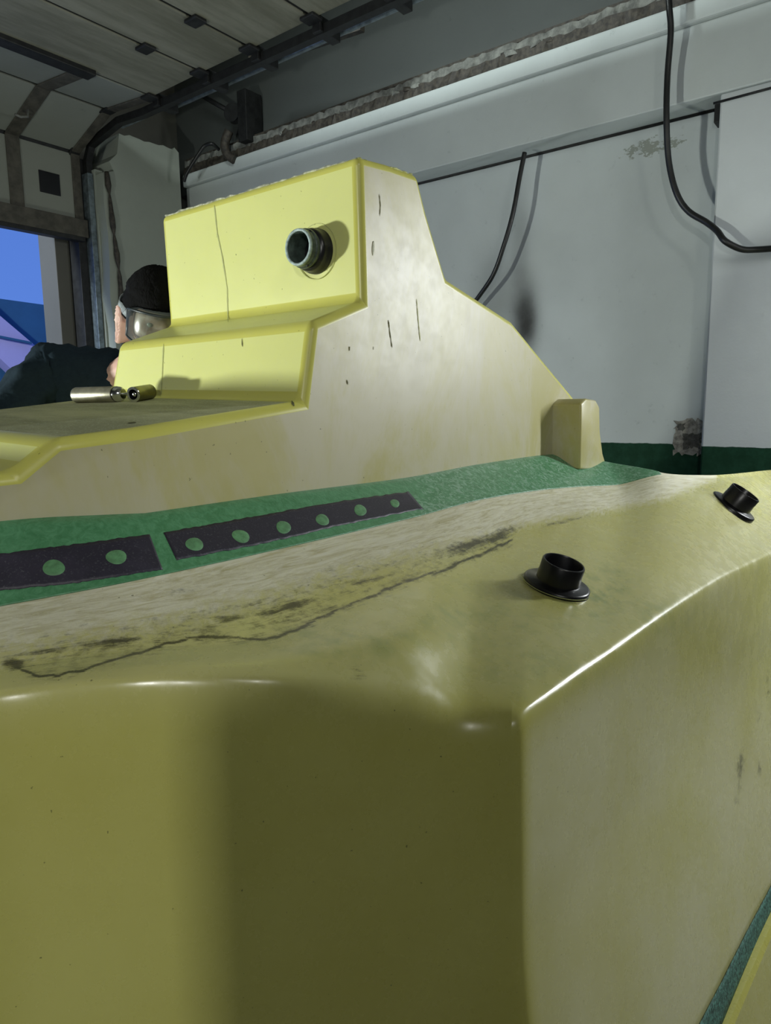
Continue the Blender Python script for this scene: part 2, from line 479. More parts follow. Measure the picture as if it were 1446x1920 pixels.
# ---- door wall
dz0 = onY(60, 437, 5.3).z            # underside of the raised door
xj = 2.90
dw = box('wall_front', xj + .02, 4.3, YD, YD + .25, 0, 4.6, M_DWALL, kind='structure')
box('lintel', -3.2, xj + .02, YD, YD + .25, 3.35, 4.6, M_DWALL, dw)
box('side_pier', -3.2, -1.8, YD, YD + .25, 0, 3.35, M_DWALL, dw)
# plastered column right of the door, ragged at its top and left
def column():
    rnd = random.Random(11); x0 = onY(205, 500, 5.1).x; x1 = onY(341, 400, 5.1).x
    t0 = onY(232, 252, 5.1).z; t1 = onY(338, 285, 5.1).z
    pts = [(x1, 0), (x1, t1 - .01), (x1 - .04, t1 + .02)]
    for i in range(12):
        t = i / 11; pts.append((x1 - .06 + (x0 + .16 - x1 + .06) * t, t1 + (t0 - t1) * t + rnd.uniform(-.012, .012)))
    a = onY(215, 300, 5.1); b = onY(200, 325, 5.1)
    pts += [(x0 + .13, a.z + .05), (x0 + .06, a.z - .02), (x0 + .09, b.z + .03), (x0, b.z)]
    for i in range(1, 14):
        z = b.z * (1 - i / 14.0); pts.append((x0 + rnd.uniform(-.012, .012), z))
    pts.append((x0, 0))
    bm = bmesh.new()
    fr = [bm.verts.new((p[0], 5.1, p[1])) for p in pts]; bk = [bm.verts.new((p[0], YD + .02, p[1])) for p in pts]
    bm.faces.new(fr)
    for i in range(len(pts)):
        j = (i + 1) % len(pts); bm.faces.new((fr[i], fr[j], bk[j], bk[i]))
    bm.faces.new(bk[::-1])
    return link('pillar', bm_mesh(bm), M_COLUMN, kind='structure'), x0, x1
colm, cx0, cx1 = column()
# rusty gap beside the column
rb = [onY(p[0], p[1], 5.08) for p in ((200, 322), (207, 380), (214, 440), (221, 490), (228, 560), (235, 700))]
link('rusty_seam', tube_mesh(spline(rb, 4), [.016 + .006 * math.sin(i * 1.3) + .004 * math.sin(i * 3.7) for i in range(21)], 6), M_RUST, colm)
box('jamb_plaster', onY(190, 500, 5.2).x, cx0 + .06, 5.2, YD + .02, 0, onY(190, 320, 5.2).z, M_COLUMN, dw)
# jamb profiles
box('door_jamb', onY(152, 550, 5.32).x, onY(172, 550, 5.32).x, 5.30, YD + .02, 0, onY(160, 300, 5.3).z, M_DSTEEL, dw)
box('jamb_rail', onY(176, 550, 5.25).x, onY(186, 550, 5.25).x, 5.22, 5.34, 0, onY(180, 330, 5.25).z, M_STEEL, dw)
# sectional door: panels follow the curve into the ceiling
door = empty('door_1', (0, 5.3, 0), 'raised sectional garage door curving up under the ceiling', 'door', kind='structure')
XL = -1.8
prof = [(5.30, dz0 + .15)]
P1 = onY(143, 287, 5.30); prof.append((5.30, P1.z))
P2 = onX(206, 208, P1.x); prof.append((P2.y, P2.z))
P3 = onX(285, 182, P1.x); prof.append((P3.y, P3.z))
zc = P3.z
yv = P3.y
for px, py in ((378, 129), (471, 77)):
    p = onX(px, py, P1.x); prof.append((p.y, zc + .005)); 
yv = prof[-1][0]
while yv > 1.6:
    yv -= .5; prof.append((yv, zc + .01))
XR = P1.x
def slab(name, a, b, x0, x1, th, mat, parent, gap=.012, off=0.0, bev=.006):
    A = Vector((0, a[0], a[1])); B = Vector((0, b[0], b[1])); d = (B - A); L = d.length; d.normalize()
    n = Vector((0, -d.z, d.y))
    if -n.y - n.z < 0: n = -n   # towards the room
    bm = box_bm(x0, x1, gap, L - gap, 0, th, bev)
    M = Matrix(((1, 0, 0, 0), (0, d.y, n.y, A.y + n.y * off), (0, d.z, n.z, A.z + n.z * off), (0, 0, 0, 1)))
    me = bm_mesh(bm); me.transform(M); 
    return link(name, me, mat, parent)
for i in range(len(prof) - 1):
    slab('panel', prof[i], prof[i + 1], XL, XR, .04, M_VPANEL if i < 3 else M_PANEL, door, off=-.04)
    if i > 0:
        slab('seam_backing', (prof[i][0] + (.02 if i > 1 else 0), prof[i][1] - (.02 if i == 1 else 0)), (prof[i][0] - .02, prof[i][1] + (.02 if i == 1 else 0)), XL, XR, .01, M_DSTEEL, door, gap=0, bev=0, off=-.02)
# stiles (wide dark straps) over the first three panels
sxx = onY(20, 330, 5.26).x
M_STILE = simple('brown_stile', (.06, .056, .043), .7, var=.4, scale=12)
for x0, x1 in ((sxx, sxx + .10),):
    for i in range(3): slab('stile', prof[i], prof[i + 1], x0, x1, .012, M_STILE, door, gap=0, off=0)
for x1 in (XR,):
    for i in range(3): slab('edge_stile', prof[i], prof[i + 1], x1 - .05, x1 + .02, .012, M_STILE, door, gap=0, off=0)
slab('thick_seam', (prof[3][0] + .05, prof[3][1]), (prof[3][0] - .05, prof[3][1]), XL, sxx + .1, .05, M_DSTEEL, door, gap=0, off=-.02)
# bottom rail and gasket
box('bottom_rail', XL, XR + .02, 5.24, 5.34, dz0 + .03, dz0 + .16, M_STILE, door)
box('gasket', XL, XR, 5.25, 5.33, dz0 - .0, dz0 + .04, M_DSTEEL, door)
# square dark pane in the lower panel
va = onY(78, 315, 5.25); vb = onY(120, 366, 5.25)
box('vent_hole', va.x, vb.x, 5.293, 5.32, vb.z, va.z, M_BLACK, door, bev=.002)
hx = onY(272, 73, prof[4][0])
for i in range(1, len(prof) - 1):
    y, z = prof[i]
    xs = [XR - .02] + ([hx.x] if i > 3 else [])
    for x in xs:
        slab('hinge', (y + .05, z if i > 1 else z - .05), (y - .05, z if i > 1 else z + .05), x - .04, x + .04, .02, M_DSTEEL, door, gap=0, off=.0)
# small latch handle on the stile
hp = [onY(p[0], p[1], 5.0) for p in ((28, 214), (38, 219), (52, 219), (52, 205))]
link('latch', tube_mesh(hp, .008, 8), M_LIGHTLEDGE, door)
# track: curved rail and the bluish tube
track = empty('door_track', (3.0, 5.3, 0), 'dark curved steel guide rail beside the raised door', 'door track', kind=None)
tp = [Vector((XR + .07, 5.27, 0.0)), Vector((XR + .07, 5.27, 2.0)), Vector((XR + .07, 5.27, prof[1][1] - .05)), Vector((XR + .07, 5.20, prof[1][1] + .06)), Vector((XR + .07, prof[2][0], prof[2][1] - .05)), Vector((XR + .07, prof[3][0] + .2, zc - .03)), Vector((XR + .07, prof[3][0] - .2, zc - .03)), Vector((XR + .07, 1.4, zc - .03))]
def flat_rail(name, pts, w, t, mat, parent):
    v = []; f = []
    for i, p in enumerate(pts):
        a = pts[max(0, i - 1)]; b = pts[min(len(pts) - 1, i + 1)]
        d = (b - a).normalized(); n = Vector((1, 0, 0)).cross(d).normalized()
        for (sx_, sn) in ((-1, -1), (1, -1), (1, 1), (-1, 1)):
            v.append(p + Vector((1, 0, 0)) * sx_ * w / 2 + n * sn * t / 2)
    for i in range(len(pts) - 1):
        for k in range(4): f.append((4 * i + k, 4 * i + (k + 1) % 4, 4 * i + 4 + (k + 1) % 4, 4 * i + 4 + k))
    f += [(0, 1, 2, 3), (4 * len(pts) - 1, 4 * len(pts) - 2, 4 * len(pts) - 3, 4 * len(pts) - 4)]
    me = mesh(name, v, f); bm = bmesh.new(); bm.from_mesh(me)
    return link(name, bm_mesh(bm), mat, parent)
flat_rail('rail', tp, .05, .05, M_DSTEEL, track)
flat_rail('upper_channel', [Vector((XR + .13, 4.9, zc + .0)), Vector((XR + .13, 1.4, zc + .0))], .05, .03, M_STEEL, track)
link('torsion_tube', tube_mesh([Vector((XR + .2, 4.3, zc + .02)), Vector((XR + .2, 1.2, zc + .02))], .028, 10), M_STEEL, track)
for i in range(3, len(prof) - 1):
    box('bracket', XR + .02, XR + .19, prof[i][0] - .03, prof[i][0] + .03, zc - .05, zc + .03, M_DSTEEL, track)
# suspended brown rail between track and wall
flat_rail('hanger_rail', [onX(680, 46, 3.45), onX(470, 118, 3.45)], .04, .07, M_RUST, track)
# dark hardware in the corner
gear = empty('door_gear', onX(440, 280, 4.0), 'dark old pulley and bracket in the corner above the beam end', 'pulley')
g1 = onX(462, 240, 4.0)
box('back_plate', 3.93, 4.1, g1.y - .08, g1.y + .02, g1.z - .12, g1.z + .25, M_DSTEEL, gear)
gp = onX(438, 213, 3.95)
link('pulley_wheel', xform(lathe_mesh([(0, -.03), (.07, -.03), (.05, 0), (.07, .03), (0, .03)], 20), axis_matrix(gp, (1, 0.3, 0))), M_DSTEEL, gear)
link('shaft', tube_mesh([onX(365, 172, 3.9), gp], .018, 8), M_DSTEEL, gear)
link('hose_stub', tube_mesh(spline([onX(430, 245, 3.93), onX(422, 268, 3.92), onX(425, 288, 3.92), onX(440, 300, 3.95)], 5), .035, 8), M_RUST, gear)

# ---- outside, seen under the door
M_OUTW = simple('outside_panel', (.055, .11, .10), .7, var=.08, scale=2)
M_ROOF = simple('slate_blue_roof', (.028, .11, .20), .7, var=.12, scale=1)
M_SNOW = simple('snowy_slope', (.46, .40, .60), .9, var=.06, scale=1)
M_SNOWG = simple('snow_ground', (.4, .45, .6), .9, var=.1, scale=.6)
pA = onY(99, 440, 6.6); pB = onY(162, 640, 6.6)
nb = empty('outside_wing', (pA.x, 6.6, 0), 'grey teal cladded wall just outside the open doorway', 'wall')
xe = onY(98, 430, 6.6).x
for i in range(5):
    box('cladding_panel', xe + .3 * i + .002, xe + .3 * (i + 1) - .002, 6.6, 6.75, 0, 4.2, M_OUTW, nb, bev=.004)
bld = empty('neighbour_building', (3, 16, 0), 'dark blue building with a pale snowy gable slope across the yard', 'building')
YO = 16.0
def poly_slab(name, pix, Y, th, mat, parent):
    pts = [onY(px, py, Y) for px, py in pix]
    bm = bmesh.new()
    a = [bm.verts.new(p) for p in pts]; b = [bm.verts.new(p + Vector((0, th, 0))) for p in pts]
    bm.faces.new(a); bm.faces.new(b[::-1])
    for i in range(len(pts)):
        j = (i + 1) % len(pts); bm.faces.new((a[i], a[j], b[j], b[i]))
    return link(name, bm_mesh(bm), mat, parent)
poly_slab('roof', [(-260, 520), (0, 560), (130, 578), (190, 590), (190, 900), (-260, 900)], YO, 3.0, M_ROOF, bld)
poly_slab('snowy_gable', [(-120, 480), (0, 592), (66, 648), (50, 720), (32, 702), (0, 672), (-120, 560)], YO - .6, .4, M_SNOW, bld)
poly_slab('gutter', [(0, 629), (60, 641), (60, 645), (0, 633)], YO - .75, .1, M_ROOF, bld)
box('snow_ground', -14, 20, YD + .3, 40, -.2, -.06, M_SNOWG, kind='structure')

# ================================================================ THE MOULD
mould = empty('fibreglass_mould', (1.0, .9, 0), 'large yellow fibreglass mould with stepped tower and green band on its deck', 'mould')
# ---- lower hull: rows of stations (px, py, Y)
rowA = [(-250, 992, 1.02), (0, 970, .95), (270, 957, .89), (500, 925, .89), (760, 893, .89), (900, 868, .89), (1000, 853, .89), (1085, 849, .885), (1136, 862, .80), (1235, 884, .62), (1330, 890, .57), (1446, 880, .53), (1600, 868, .22)]
rowB = [(-250, 1186, .93), (0, 1140, .87), (270, 1087, .80), (500, 1036, .79), (760, 975, .78), (900, 938, .77), (1000, 922, .76), (1085, 914, .74), (1155, 910, .70), (1240, 889, .61), (1336, 896, .56), (1448, 889, .51), (1601, 877, .215)]
rowC = [(-250, 1300, .80), (0, 1252, .76), (270, 1215, .68), (500, 1190, .61), (760, 1100, .60), (900, 1045, .62), (1000, 995, .64), (1085, 972, .62), (1165, 958, .60), (1250, 937, .54), (1340, 922, .49), (1450, 913, .46), (1603, 893, .205)]
rowD = [(-250, 1318, .765), (0, 1280, .725), (270, 1250, .62), (500, 1240, .54), (760, 1200, .485), (900, 1170, .45), (1030, 1130, .44), (1120, 1080, .42), (1195, 1040, .405), (1275, 1000, .39), (1365, 965, .37), (1460, 945, .335), (1608, 915, .19)]
rowE0 = [(-250, 1345, .745), (0, 1305, .70), (270, 1280, .60), (500, 1282, .50), (760, 1328, .40), (880, 1352, .34), (978, 1348, .30), (1060, 1288, .298), (1140, 1232, .297), (1230, 1168, .294), (1340, 1095, .285), (1446, 1040, .258), (1610, 960, .165)]
rowE = [(x, y, Y * (1.13 if i >= 5 else (1.0, 1.0, 1.0, 1.03, 1.08)[i])) for i, (x, y, Y) in enumerate(rowE0)]
rowD = [(x, y, Y * (1.05 if i >= 5 else 1.0)) for i, (x, y, Y) in enumerate(rowD)]
def rp(row): return [onY(*c) for c in row]
A, B, C_, D_, E_ = map(rp, (rowA, rowB, rowC, rowD, rowE))
for i in range(5, len(D_)): D_[i] = C_[i].lerp(E_[i], .62)
Fm = []; G_ = []
cen = Vector((1.2, 1.0, 0))
for i, e in enumerate(E_):
    out = Vector((e.x - cen.x, e.y - cen.y, 0)).normalized() if i < 6 else Vector((0, -1, 0))
    if i == 6: out = Vector((-.45, -.75, 0)).normalized()
    if i in (4, 5): out = Vector((-.8, -.5, 0)).normalized()
    Fm.append(e + out * .012 + Vector((0, 0, -.30))); q = e + out * (.035 if i < 6 else .15); q.z = 0.0; G_.append(q)
BT = []; BB = []
for i, a in enumerate(A):
    if i <= 7: t = Vector((a.x, 1.56 if i else 1.60, a.z - .01))
    else: t = Vector((a.x + .02, a.y + .42, a.z - .22 - .02 * (i - 8)))
    if i == 8: t = Vector((a.x, 1.4, a.z - .12))
    BT.append(t); q = t + Vector((0, .05, 0)); q.z = 0; BB.append(q)
ROWS = [BB, BT, A, B, C_, D_, E_, Fm, G_]
NSEG = [4, 24, 34, 40, 24, 40, 30, 26]
# densify along stations, smooth interpolation, E..G kept with their corner
def dens_row(row, n_per=50, smooth=True):
    pts = np.array([tuple(p) for p in row]); n = len(pts)
    # monotone-ish: pchip style hermite
    d = np.zeros_like(pts)
    for i in range(1, n - 1):
        a = pts[i] - pts[i - 1]; b = pts[i + 1] - pts[i]
        d[i] = np.where(a * b > 0, 2 * a * b / (a + b + 1e-12 * np.sign(a + b + 1e-30)), 0)
    d[0] = pts[1] - pts[0]; d[-1] = pts[-1] - pts[-2]
    out = []
    for i in range(n - 1):
        for k in range(n_per):
            t = k / n_per
            if smooth == 'corner' and i in (5, 6):
                pass
            h00 = 2 * t**3 - 3 * t**2 + 1; h10 = t**3 - 2 * t**2 + t; h01 = -2 * t**3 + 3 * t**2; h11 = t**3 - t**2
            if smooth == 'corner':
                m0 = d[i].copy(); m1 = d[i + 1].copy()
                if i == 6: m0 = pts[7] - pts[6]
                if i + 1 == 6: m1 = pts[6] - pts[5]
                out.append(h00 * pts[i] + h10 * m0 + h01 * pts[i + 1] + h11 * m1)
            else:
                out.append(h00 * pts[i] + h10 * d[i] + h01 * pts[i + 1] + h11 * d[i + 1])
    out.append(pts[-1]); return np.array(out)
NP = 50
DR = [dens_row(r, NP, 'corner' if j >= 6 else True) for j, r in enumerate(ROWS)]
grid = []; vpar = []
for j in range(len(DR) - 1):
    for k in range(NSEG[j]):
        t = k / NSEG[j]
        grid.append(DR[j] * (1 - t) + DR[j + 1] * t); vpar.append(j + t)
grid.append(DR[-1]); vpar.append(len(DR) - 1)
G = np.array(grid)               # rows x cols x 3
def smooth_axis0(G, it, w):
    for _ in range(it):
        N = G.copy(); N[1:-1] = G[1:-1] + w[1:-1] * (G[:-2] + G[2:] - 2 * G[1:-1]) * .25
        G = N
    return G
vp = np.array(vpar)
wrow = np.ones((len(vp), 1, 1))
G = smooth_axis0(G, 11, wrow)
# soft corner between the two hull sides (columns), stronger low down
for _ in range(34):
    N = G.copy(); w = np.clip((vp - 5.2) / .8, 0, 1)[:, None, None]
    N[:, 1:-1] = G[:, 1:-1] + w * (G[:, :-2] + G[:, 2:] - 2 * G[:, 1:-1]) * .25
    G = N
# rounder shoulder on the left facet
ncol = G.shape[1]; spar = np.arange(ncol) / NP
wl_ = np.clip((5.8 - spar) / 3.0, 0, 1)[None, :, None]
for _ in range(150):
    N = G.copy(); w = (np.exp(-((vp - 6.0) / .9) ** 2))[:, None, None] * wl_
    N[1:-1] = G[1:-1] + w[1:-1] * (G[:-2] + G[2:] - 2 * G[1:-1]) * .25
    G = N
nr, nc, _ = G.shape
V = G.reshape(-1, 3)
idx = np.arange(nr * nc).reshape(nr, nc)
quads = np.stack([idx[:-1, :-1], idx[1:, :-1], idx[1:, 1:], idx[:-1, 1:]], -1).reshape(-1, 4)
hm = bpy.data.meshes.new('hull')
caps = [tuple(int(i) for i in idx[:, 0]), tuple(int(i) for i in idx[::-1, -1])]
hm.from_pydata(V.tolist(), [], quads.tolist() + caps); hm.update()
hull = link('hull', hm, M_HULL, mould, smooth=True)
for p in list(hm.polygons)[-2:]: p.use_smooth = False
# paint attributes (stains and sanded areas of the real surface)
PX, PY = proj(V)
S = np.tile(spar, nr); VV = np.repeat(vp, nc)
def polydist(pl):
    d = np.full(len(PX), 1e9)
    for (x0, y0), (x1, y1) in zip(pl[:-1], pl[1:]):
        dx, dy = x1 - x0, y1 - y0; t = np.clip(((PX - x0) * dx + (PY - y0) * dy) / (dx * dx + dy * dy), 0, 1)
        d = np.minimum(d, np.hypot(PX - x0 - t * dx, PY - y0 - t * dy))
    return d
sandp = [(-300, 1235), (0, 1222), (150, 1195), (300, 1170), (450, 1135), (600, 1092), (760, 1045), (900, 1012), (980, 985), (1060, 968), (1150, 955), (1240, 937), (1300, 915), (1345, 898)]
sl = np.interp(PX, [p[0] for p in sandp], [p[1] for p in sandp])
dirt = np.zeros(len(PX))
crack = [(30, 1248), (60, 1262), (110, 1266), (250, 1228), (340, 1200), (420, 1194), (510, 1197), (580, 1168), (690, 1120), (770, 1087), (860, 1057), (960, 1012)]
_r = random.Random(12); _c = []
for _p in spline([Vector((x, y, 0)) for x, y in crack], 6): _c.append((_p.x + _r.uniform(-3, 3), _p.y + _r.uniform(-2.6, 2.6)))
crackw = _c
dirt = np.maximum(dirt, 1.15 * np.exp(-(polydist(crackw) / 3.0) ** 2))
dirt = np.maximum(dirt, .45 * np.exp(-(polydist(crack) / 16) ** 2))
for (cx, cy, rx, ry, ang, st) in [(540, 1138, 70, 12, -14, 1.0), (430, 1160, 60, 14, -14, .7), (880, 1022, 80, 13, -16, .95), (935, 1006, 50, 14, -30, .95), (25, 1245, 30, 14, 10, 1.0), (210, 1205, 80, 9, -8, .9), (90, 1222, 90, 9, -6, .75), (700, 1085, 60, 7, -12, .85), (330, 1110, 90, 10, -8, .35), (640, 1060, 120, 10, -14, .35), (780, 1045, 100, 14, -14, .4), (670, 1262, 18, 12, 40, .55), (620, 1245, 14, 8, 40, .35), (1060, 977, 50, 5, -14, .7), (500, 1170, 160, 14, -14, .35),
                              (1388, 1450, 7, 65, 8, .75), (1425, 1448, 5, 16, 0, .8), (1440, 1300, 6, 60, 0, .4), (1425, 1340, 7, 30, 0, .35), (1400, 1890, 20, 60, 20, .3), (1180, 1680, 3, 3, 0, .8)]:
    a = math.radians(ang); dx = PX - cx; dy = PY - cy
    u = dx * math.cos(a) + dy * math.sin(a); w = -dx * math.sin(a) + dy * math.cos(a)
    dirt = np.maximum(dirt, st * np.exp(-(u / rx) ** 2 - (w / ry) ** 2))
front = (VV > 2.0)
cl_ = np.interp(PX, [p[0] for p in crack], [p[1] for p in crack])
zone = np.clip((PY - (sl - 40)) / 45, 0, 1) * np.clip((cl_ + 4 - PY) / 14, 0, 1) * np.clip((1010 - PX) / 80, 0, 1)
dirt = np.maximum(dirt, zone * .42)
dirt *= front
sand = np.clip((sl - PY) / np.interp(PX, [0, 700, 1000], [110, 90, 34]) + .5, 0, 1) * front * (PX < 1345)
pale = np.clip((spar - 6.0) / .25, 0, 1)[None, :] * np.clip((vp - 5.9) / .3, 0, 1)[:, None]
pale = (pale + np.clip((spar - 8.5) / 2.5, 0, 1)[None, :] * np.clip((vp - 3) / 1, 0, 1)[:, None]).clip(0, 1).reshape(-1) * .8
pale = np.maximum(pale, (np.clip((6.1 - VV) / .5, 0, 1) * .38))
green = np.zeros(len(PX))
for (cx, cy, rx, ry, st) in [(1120, 1110, 70, 60, .8), (640, 1200, 160, 40, .6), (900, 1160, 200, 60, .45), (1000, 1240, 160, 60, .35), (1230, 1150, 60, 40, .5)]:
    green = np.maximum(green, st * np.exp(-((PX - cx) / rx) ** 2 - ((PY - cy) / ry) ** 2))
def setattr_f(me, name, arr):
    at = me.attributes.new(name, 'FLOAT', 'POINT'); at.data.foreach_set('value', arr.astype(np.float32))
for nme, arr in (('dirt', dirt), ('sand', sand), ('pale', pale), ('green', green)): setattr_f(hm, nme, arr)
def set_suv(me, s, v):
    at = me.attributes.new('suv', 'FLOAT_VECTOR', 'POINT')
    at.data.foreach_set('vector', np.stack([s, v, np.zeros_like(s)], -1).astype(np.float32).reshape(-1))
set_suv(hm, S, VV)
# grid normals
dU = np.gradient(G, axis=1); dV = np.gradient(G, axis=0)
Nn = np.cross(dV, dU); Nn /= np.linalg.norm(Nn, axis=-1, keepdims=True) + 1e-12
mid = G[nr // 2, nc // 2]
# orient outwards (up / towards camera)
if Nn[int(np.argmin(abs(vp - 5))), nc // 2, 2] < 0: Nn = -Nn

def grid_patch(name, P, Ns, th, mat, parent, suv=None, **k):
    """raised skin over a grid of points, with its own edge thickness"""
    r, c, _ = P.shape
    top = P + Ns * th; bot = P + Ns * (th - .0008)
    v = np.concatenate([top.reshape(-1, 3), bot.reshape(-1, 3)]); n = r * c
    ix = np.arange(n).reshape(r, c)
    f = np.stack([ix[:-1, :-1], ix[1:, :-1], ix[1:, 1:], ix[:-1, 1:]], -1).reshape(-1, 4).tolist()
    loop = list(ix[0, :]) + list(ix[1:, -1]) + list(ix[-1, -2::-1]) + list(ix[-2:0:-1, 0])
    for a, b in zip(loop, loop[1:] + loop[:1]): f.append([int(a), int(b), int(b) + n, int(a) + n])
    me = bpy.data.meshes.new(name); me.from_pydata(v.tolist(), [], f); me.update()
    o = link(name, me, mat, parent, smooth=True, **k)
    for p in list(me.polygons)[(r - 1) * (c - 1):]: p.use_smooth = False
    if suv is not None: set_suv(me, np.concatenate([suv[0].reshape(-1)] * 2), np.concatenate([suv[1].reshape(-1)] * 2))
    return o
ra = int(np.argmin(abs(vp - 2.0))); rb_ = int(np.argmin(abs(vp - 3.0))); c9 = 9 * NP
sS, sV = np.meshgrid(spar, vp)
grid_patch('green_band', G[ra:rb_ + 1, :c9 + 1], Nn[ra:rb_ + 1, :c9 + 1], .0012, M_GRN, mould, (sS[ra:rb_ + 1, :c9 + 1], sV[ra:rb_ + 1, :c9 + 1]), label='green gelcoat band')
bvh = BVHTree.FromPolygons([Vector(v) for v in V.tolist()], quads.tolist())
def hit(px, py, tree=None):
    r = ray(px, py).normalized()
    loc, nrm, i, d = (tree or bvh).ray_cast(CAM, r)
    if loc is None: return None, None
    if nrm.dot(r) > 0: nrm = -nrm
    return loc, nrm
def draped(name, top, bot, n, m, th, mat, parent, tree=None, **k):
    """quad strip between two pixel polylines, laid on the mould"""
    def samp(pl, t):
        L = [0]
        for a, b in zip(pl[:-1], pl[1:]): L.append(L[-1] + math.hypot(b[0] - a[0], b[1] - a[1]))
        d = t * L[-1]
        for i in range(len(pl) - 1):
            if d <= L[i + 1] + 1e-9:
                q = (d - L[i]) / (L[i + 1] - L[i]); return (pl[i][0] + (pl[i + 1][0] - pl[i][0]) * q, pl[i][1] + (pl[i + 1][1] - pl[i][1]) * q)
        return pl[-1]
    P = np.zeros((m + 1, n + 1, 3)); Q = np.zeros((m + 1, n + 1, 3))
    for i in range(n + 1):
        a = samp(top, i / n); b = samp(bot, i / n)
        for j in range(m + 1):
            t = j / m
            l, nn = hit(a[0] * (1 - t) + b[0] * t, a[1] * (1 - t) + b[1] * t, tree)
            if l is None: l, nn = (Vector(P[j, i - 1]) if i else Vector((0, 0, 0))), Vector((0, 0, 1))
            P[j, i] = l; Q[j, i] = nn
    return grid_patch(name, P, Q, th, mat, parent, **k)
def wob(pl, amp, seed, step=6):
    rnd = random.Random(seed); out = [pl[0]]
    for a, b in zip(pl[:-1], pl[1:]):
        n = max(1, int(math.hypot(b[0] - a[0], b[1] - a[1]) / step))
        for i in range(1, n + 1):
            t = i / n; out.append((a[0] + (b[0] - a[0]) * t, a[1] + (b[1] - a[1]) * t + rnd.uniform(-amp, amp)))
    return out
strip1 = draped('dark_strip', wob([(-120, 1052), (0, 1040), (280, 1003)], 1.2, 1), wob([(-120, 1124), (0, 1109), (150, 1093), (305, 1069)], 1.2, 2), 110, 10, .0016, M_STRIP, mould, label='dark strip with two green dots')
strip2 = draped('dark_strip', wob([(306, 1000), (500, 965), (640, 940), (765, 923)], 1.2, 3), wob([(331, 1052), (500, 1019), (640, 986), (794, 955)], 1.2, 4), 120, 10, .0016, M_STRIP, mould, label='dark strip with six green dots')
for px, py, rx, ry, an, st in [(101, 1066, 21, 15, 0, strip1), (218, 1046, 19.5, 13.5, 0, strip1), (364, 1022, 17, 12, 10, strip2), (451, 1007, 17, 11.5, 20, strip2), (531, 990, 14, 11.5, 20, strip2), (604, 976, 13, 10, 25, strip2), (675, 958, 12, 10, 30, strip2), (740, 945, 9, 7, 30, strip2)]:
    vv = []; ff = []; c = math.cos(math.radians(an)); s = math.sin(math.radians(an)); n = 28
    l, nn = hit(px, py); vv.append(l + nn * .0020)
    for ring in (.5, .96, 1.0):
        for k in range(n):
            a = 2 * PI * k / n; rr = ring * (1 + .03 * math.sin(3 * a + px))
            x, y = rx * rr * math.cos(a), ry * rr * math.sin(a)
            l, nn = hit(px + x * c - y * s, py + x * s + y * c)
            vv.append(l + nn * (.0020 if ring < 1 else .0017))
    for k in range(n):
        k2 = (k + 1) % n; ff.append((0, 1 + k, 1 + k2))
        for q in range(2): ff.append((1 + q * n + k, 1 + (q + 1) * n + k, 1 + (q + 1) * n + k2, 1 + q * n + k2))
    link('dot', mesh('dot', vv, ff), M_DOT, st, smooth=True)

# ---- superstructure: profile in the plane facing the camera side, extruded away
YS = .89; YE = 1.52
XB1 = onY(270, 940, YS).x
def yf(x): return YS + max(0.0, XB1 - x) * .345
outline = [(672, 290, 'p'), (730, 306, 'p'), (785, 326, 'p'), (803, 400, 'p'), (839, 521, 'p'), (962, 602, 'p'), (1012, 664, 'p'), (1078, 745, 'p'), (1090, 770, 'p')]
pts = [onY(x, y, YS) for x, y, _ in outline]
zbot = A[4].z - .05
pts.append(Vector((pts[-1].x + .03, YS, zbot)))
left = [(-300, 1010), (-300, 905), (-60, 893), (28, 884), (102, 823)]
lp = []
for x, y in left:
    Y = YS
    for _ in range(6):
        p = onY(x, y, Y); Y = yf(p.x)
    lp.append(Vector((p.x, YS, p.z)))
lp[0].z = zbot
pts += lp
pts += [onY(x, y, YS) for x, y in ((568, 752), (586, 603), (680, 564))]
M_SUP = [M_PALE, M_YEL, M_DUST, M_EDGE]
def superstructure():
    bm = bmesh.new()
    a = [bm.verts.new(p) for p in pts]
    # far end: straight extrusion; the ledge rises a little
    b = []
    for i, p in enumerate(pts):
        q = Vector((p.x, YE, p.z))
        if i in (13, 14, 15): q.z += .022
        if i in (0, 1, 2): q.z -= .004
        b.append(bm.verts.new(q))
    bm.faces.new(a); bm.faces.new(b[::-1])
    n = len(pts)
    for i in range(n):
        j = (i + 1) % n; bm.faces.new((a[i], a[j], b[j], b[i]))
    bmesh.ops.recalc_face_normals(bm, faces=bm.faces[:])
    bmesh.ops.bisect_plane(bm, geom=bm.verts[:] + bm.edges[:] + bm.faces[:], plane_co=(XB1, 0, 0), plane_no=(1, 0, 0))
    for v in bm.verts:
        if v.co.x < XB1 - 1e-5: v.co.y += (yf(v.co.x) - YS) * (1 if v.co.y < 1.2 else 0)
    bmesh.ops.recalc_face_normals(bm, faces=bm.faces[:])
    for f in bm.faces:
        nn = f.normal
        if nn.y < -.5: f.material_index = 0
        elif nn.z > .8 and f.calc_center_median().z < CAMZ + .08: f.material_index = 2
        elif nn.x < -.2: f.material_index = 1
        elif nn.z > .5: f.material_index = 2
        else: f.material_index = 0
    me = bpy.data.meshes.new('superstructure'); bm.to_mesh(me); bm.free()
    for m in M_SUP: me.materials.append(m)
    o = link('superstructure', me, None, mould)
    bv = o.modifiers.new('b', 'BEVEL'); bv.width = .017; bv.segments = 7; bv.limit_method = 'ANGLE'; bv.angle_limit = math.radians(24); bv.material = 3
    bv.harden_normals = False
    m2 = evaluated(o); o.modifiers.clear(); o.data = m2
    for p in m2.polygons: p.use_smooth = True
    # keep the big faces flat-looking
    wn_ = o.modifiers.new('w', 'WEIGHTED_NORMAL'); wn_.keep_sharp = False; wn_.weight = 100
    m3 = evaluated(o); o.modifiers.clear(); o.data = m3
    return o
sup = superstructure()
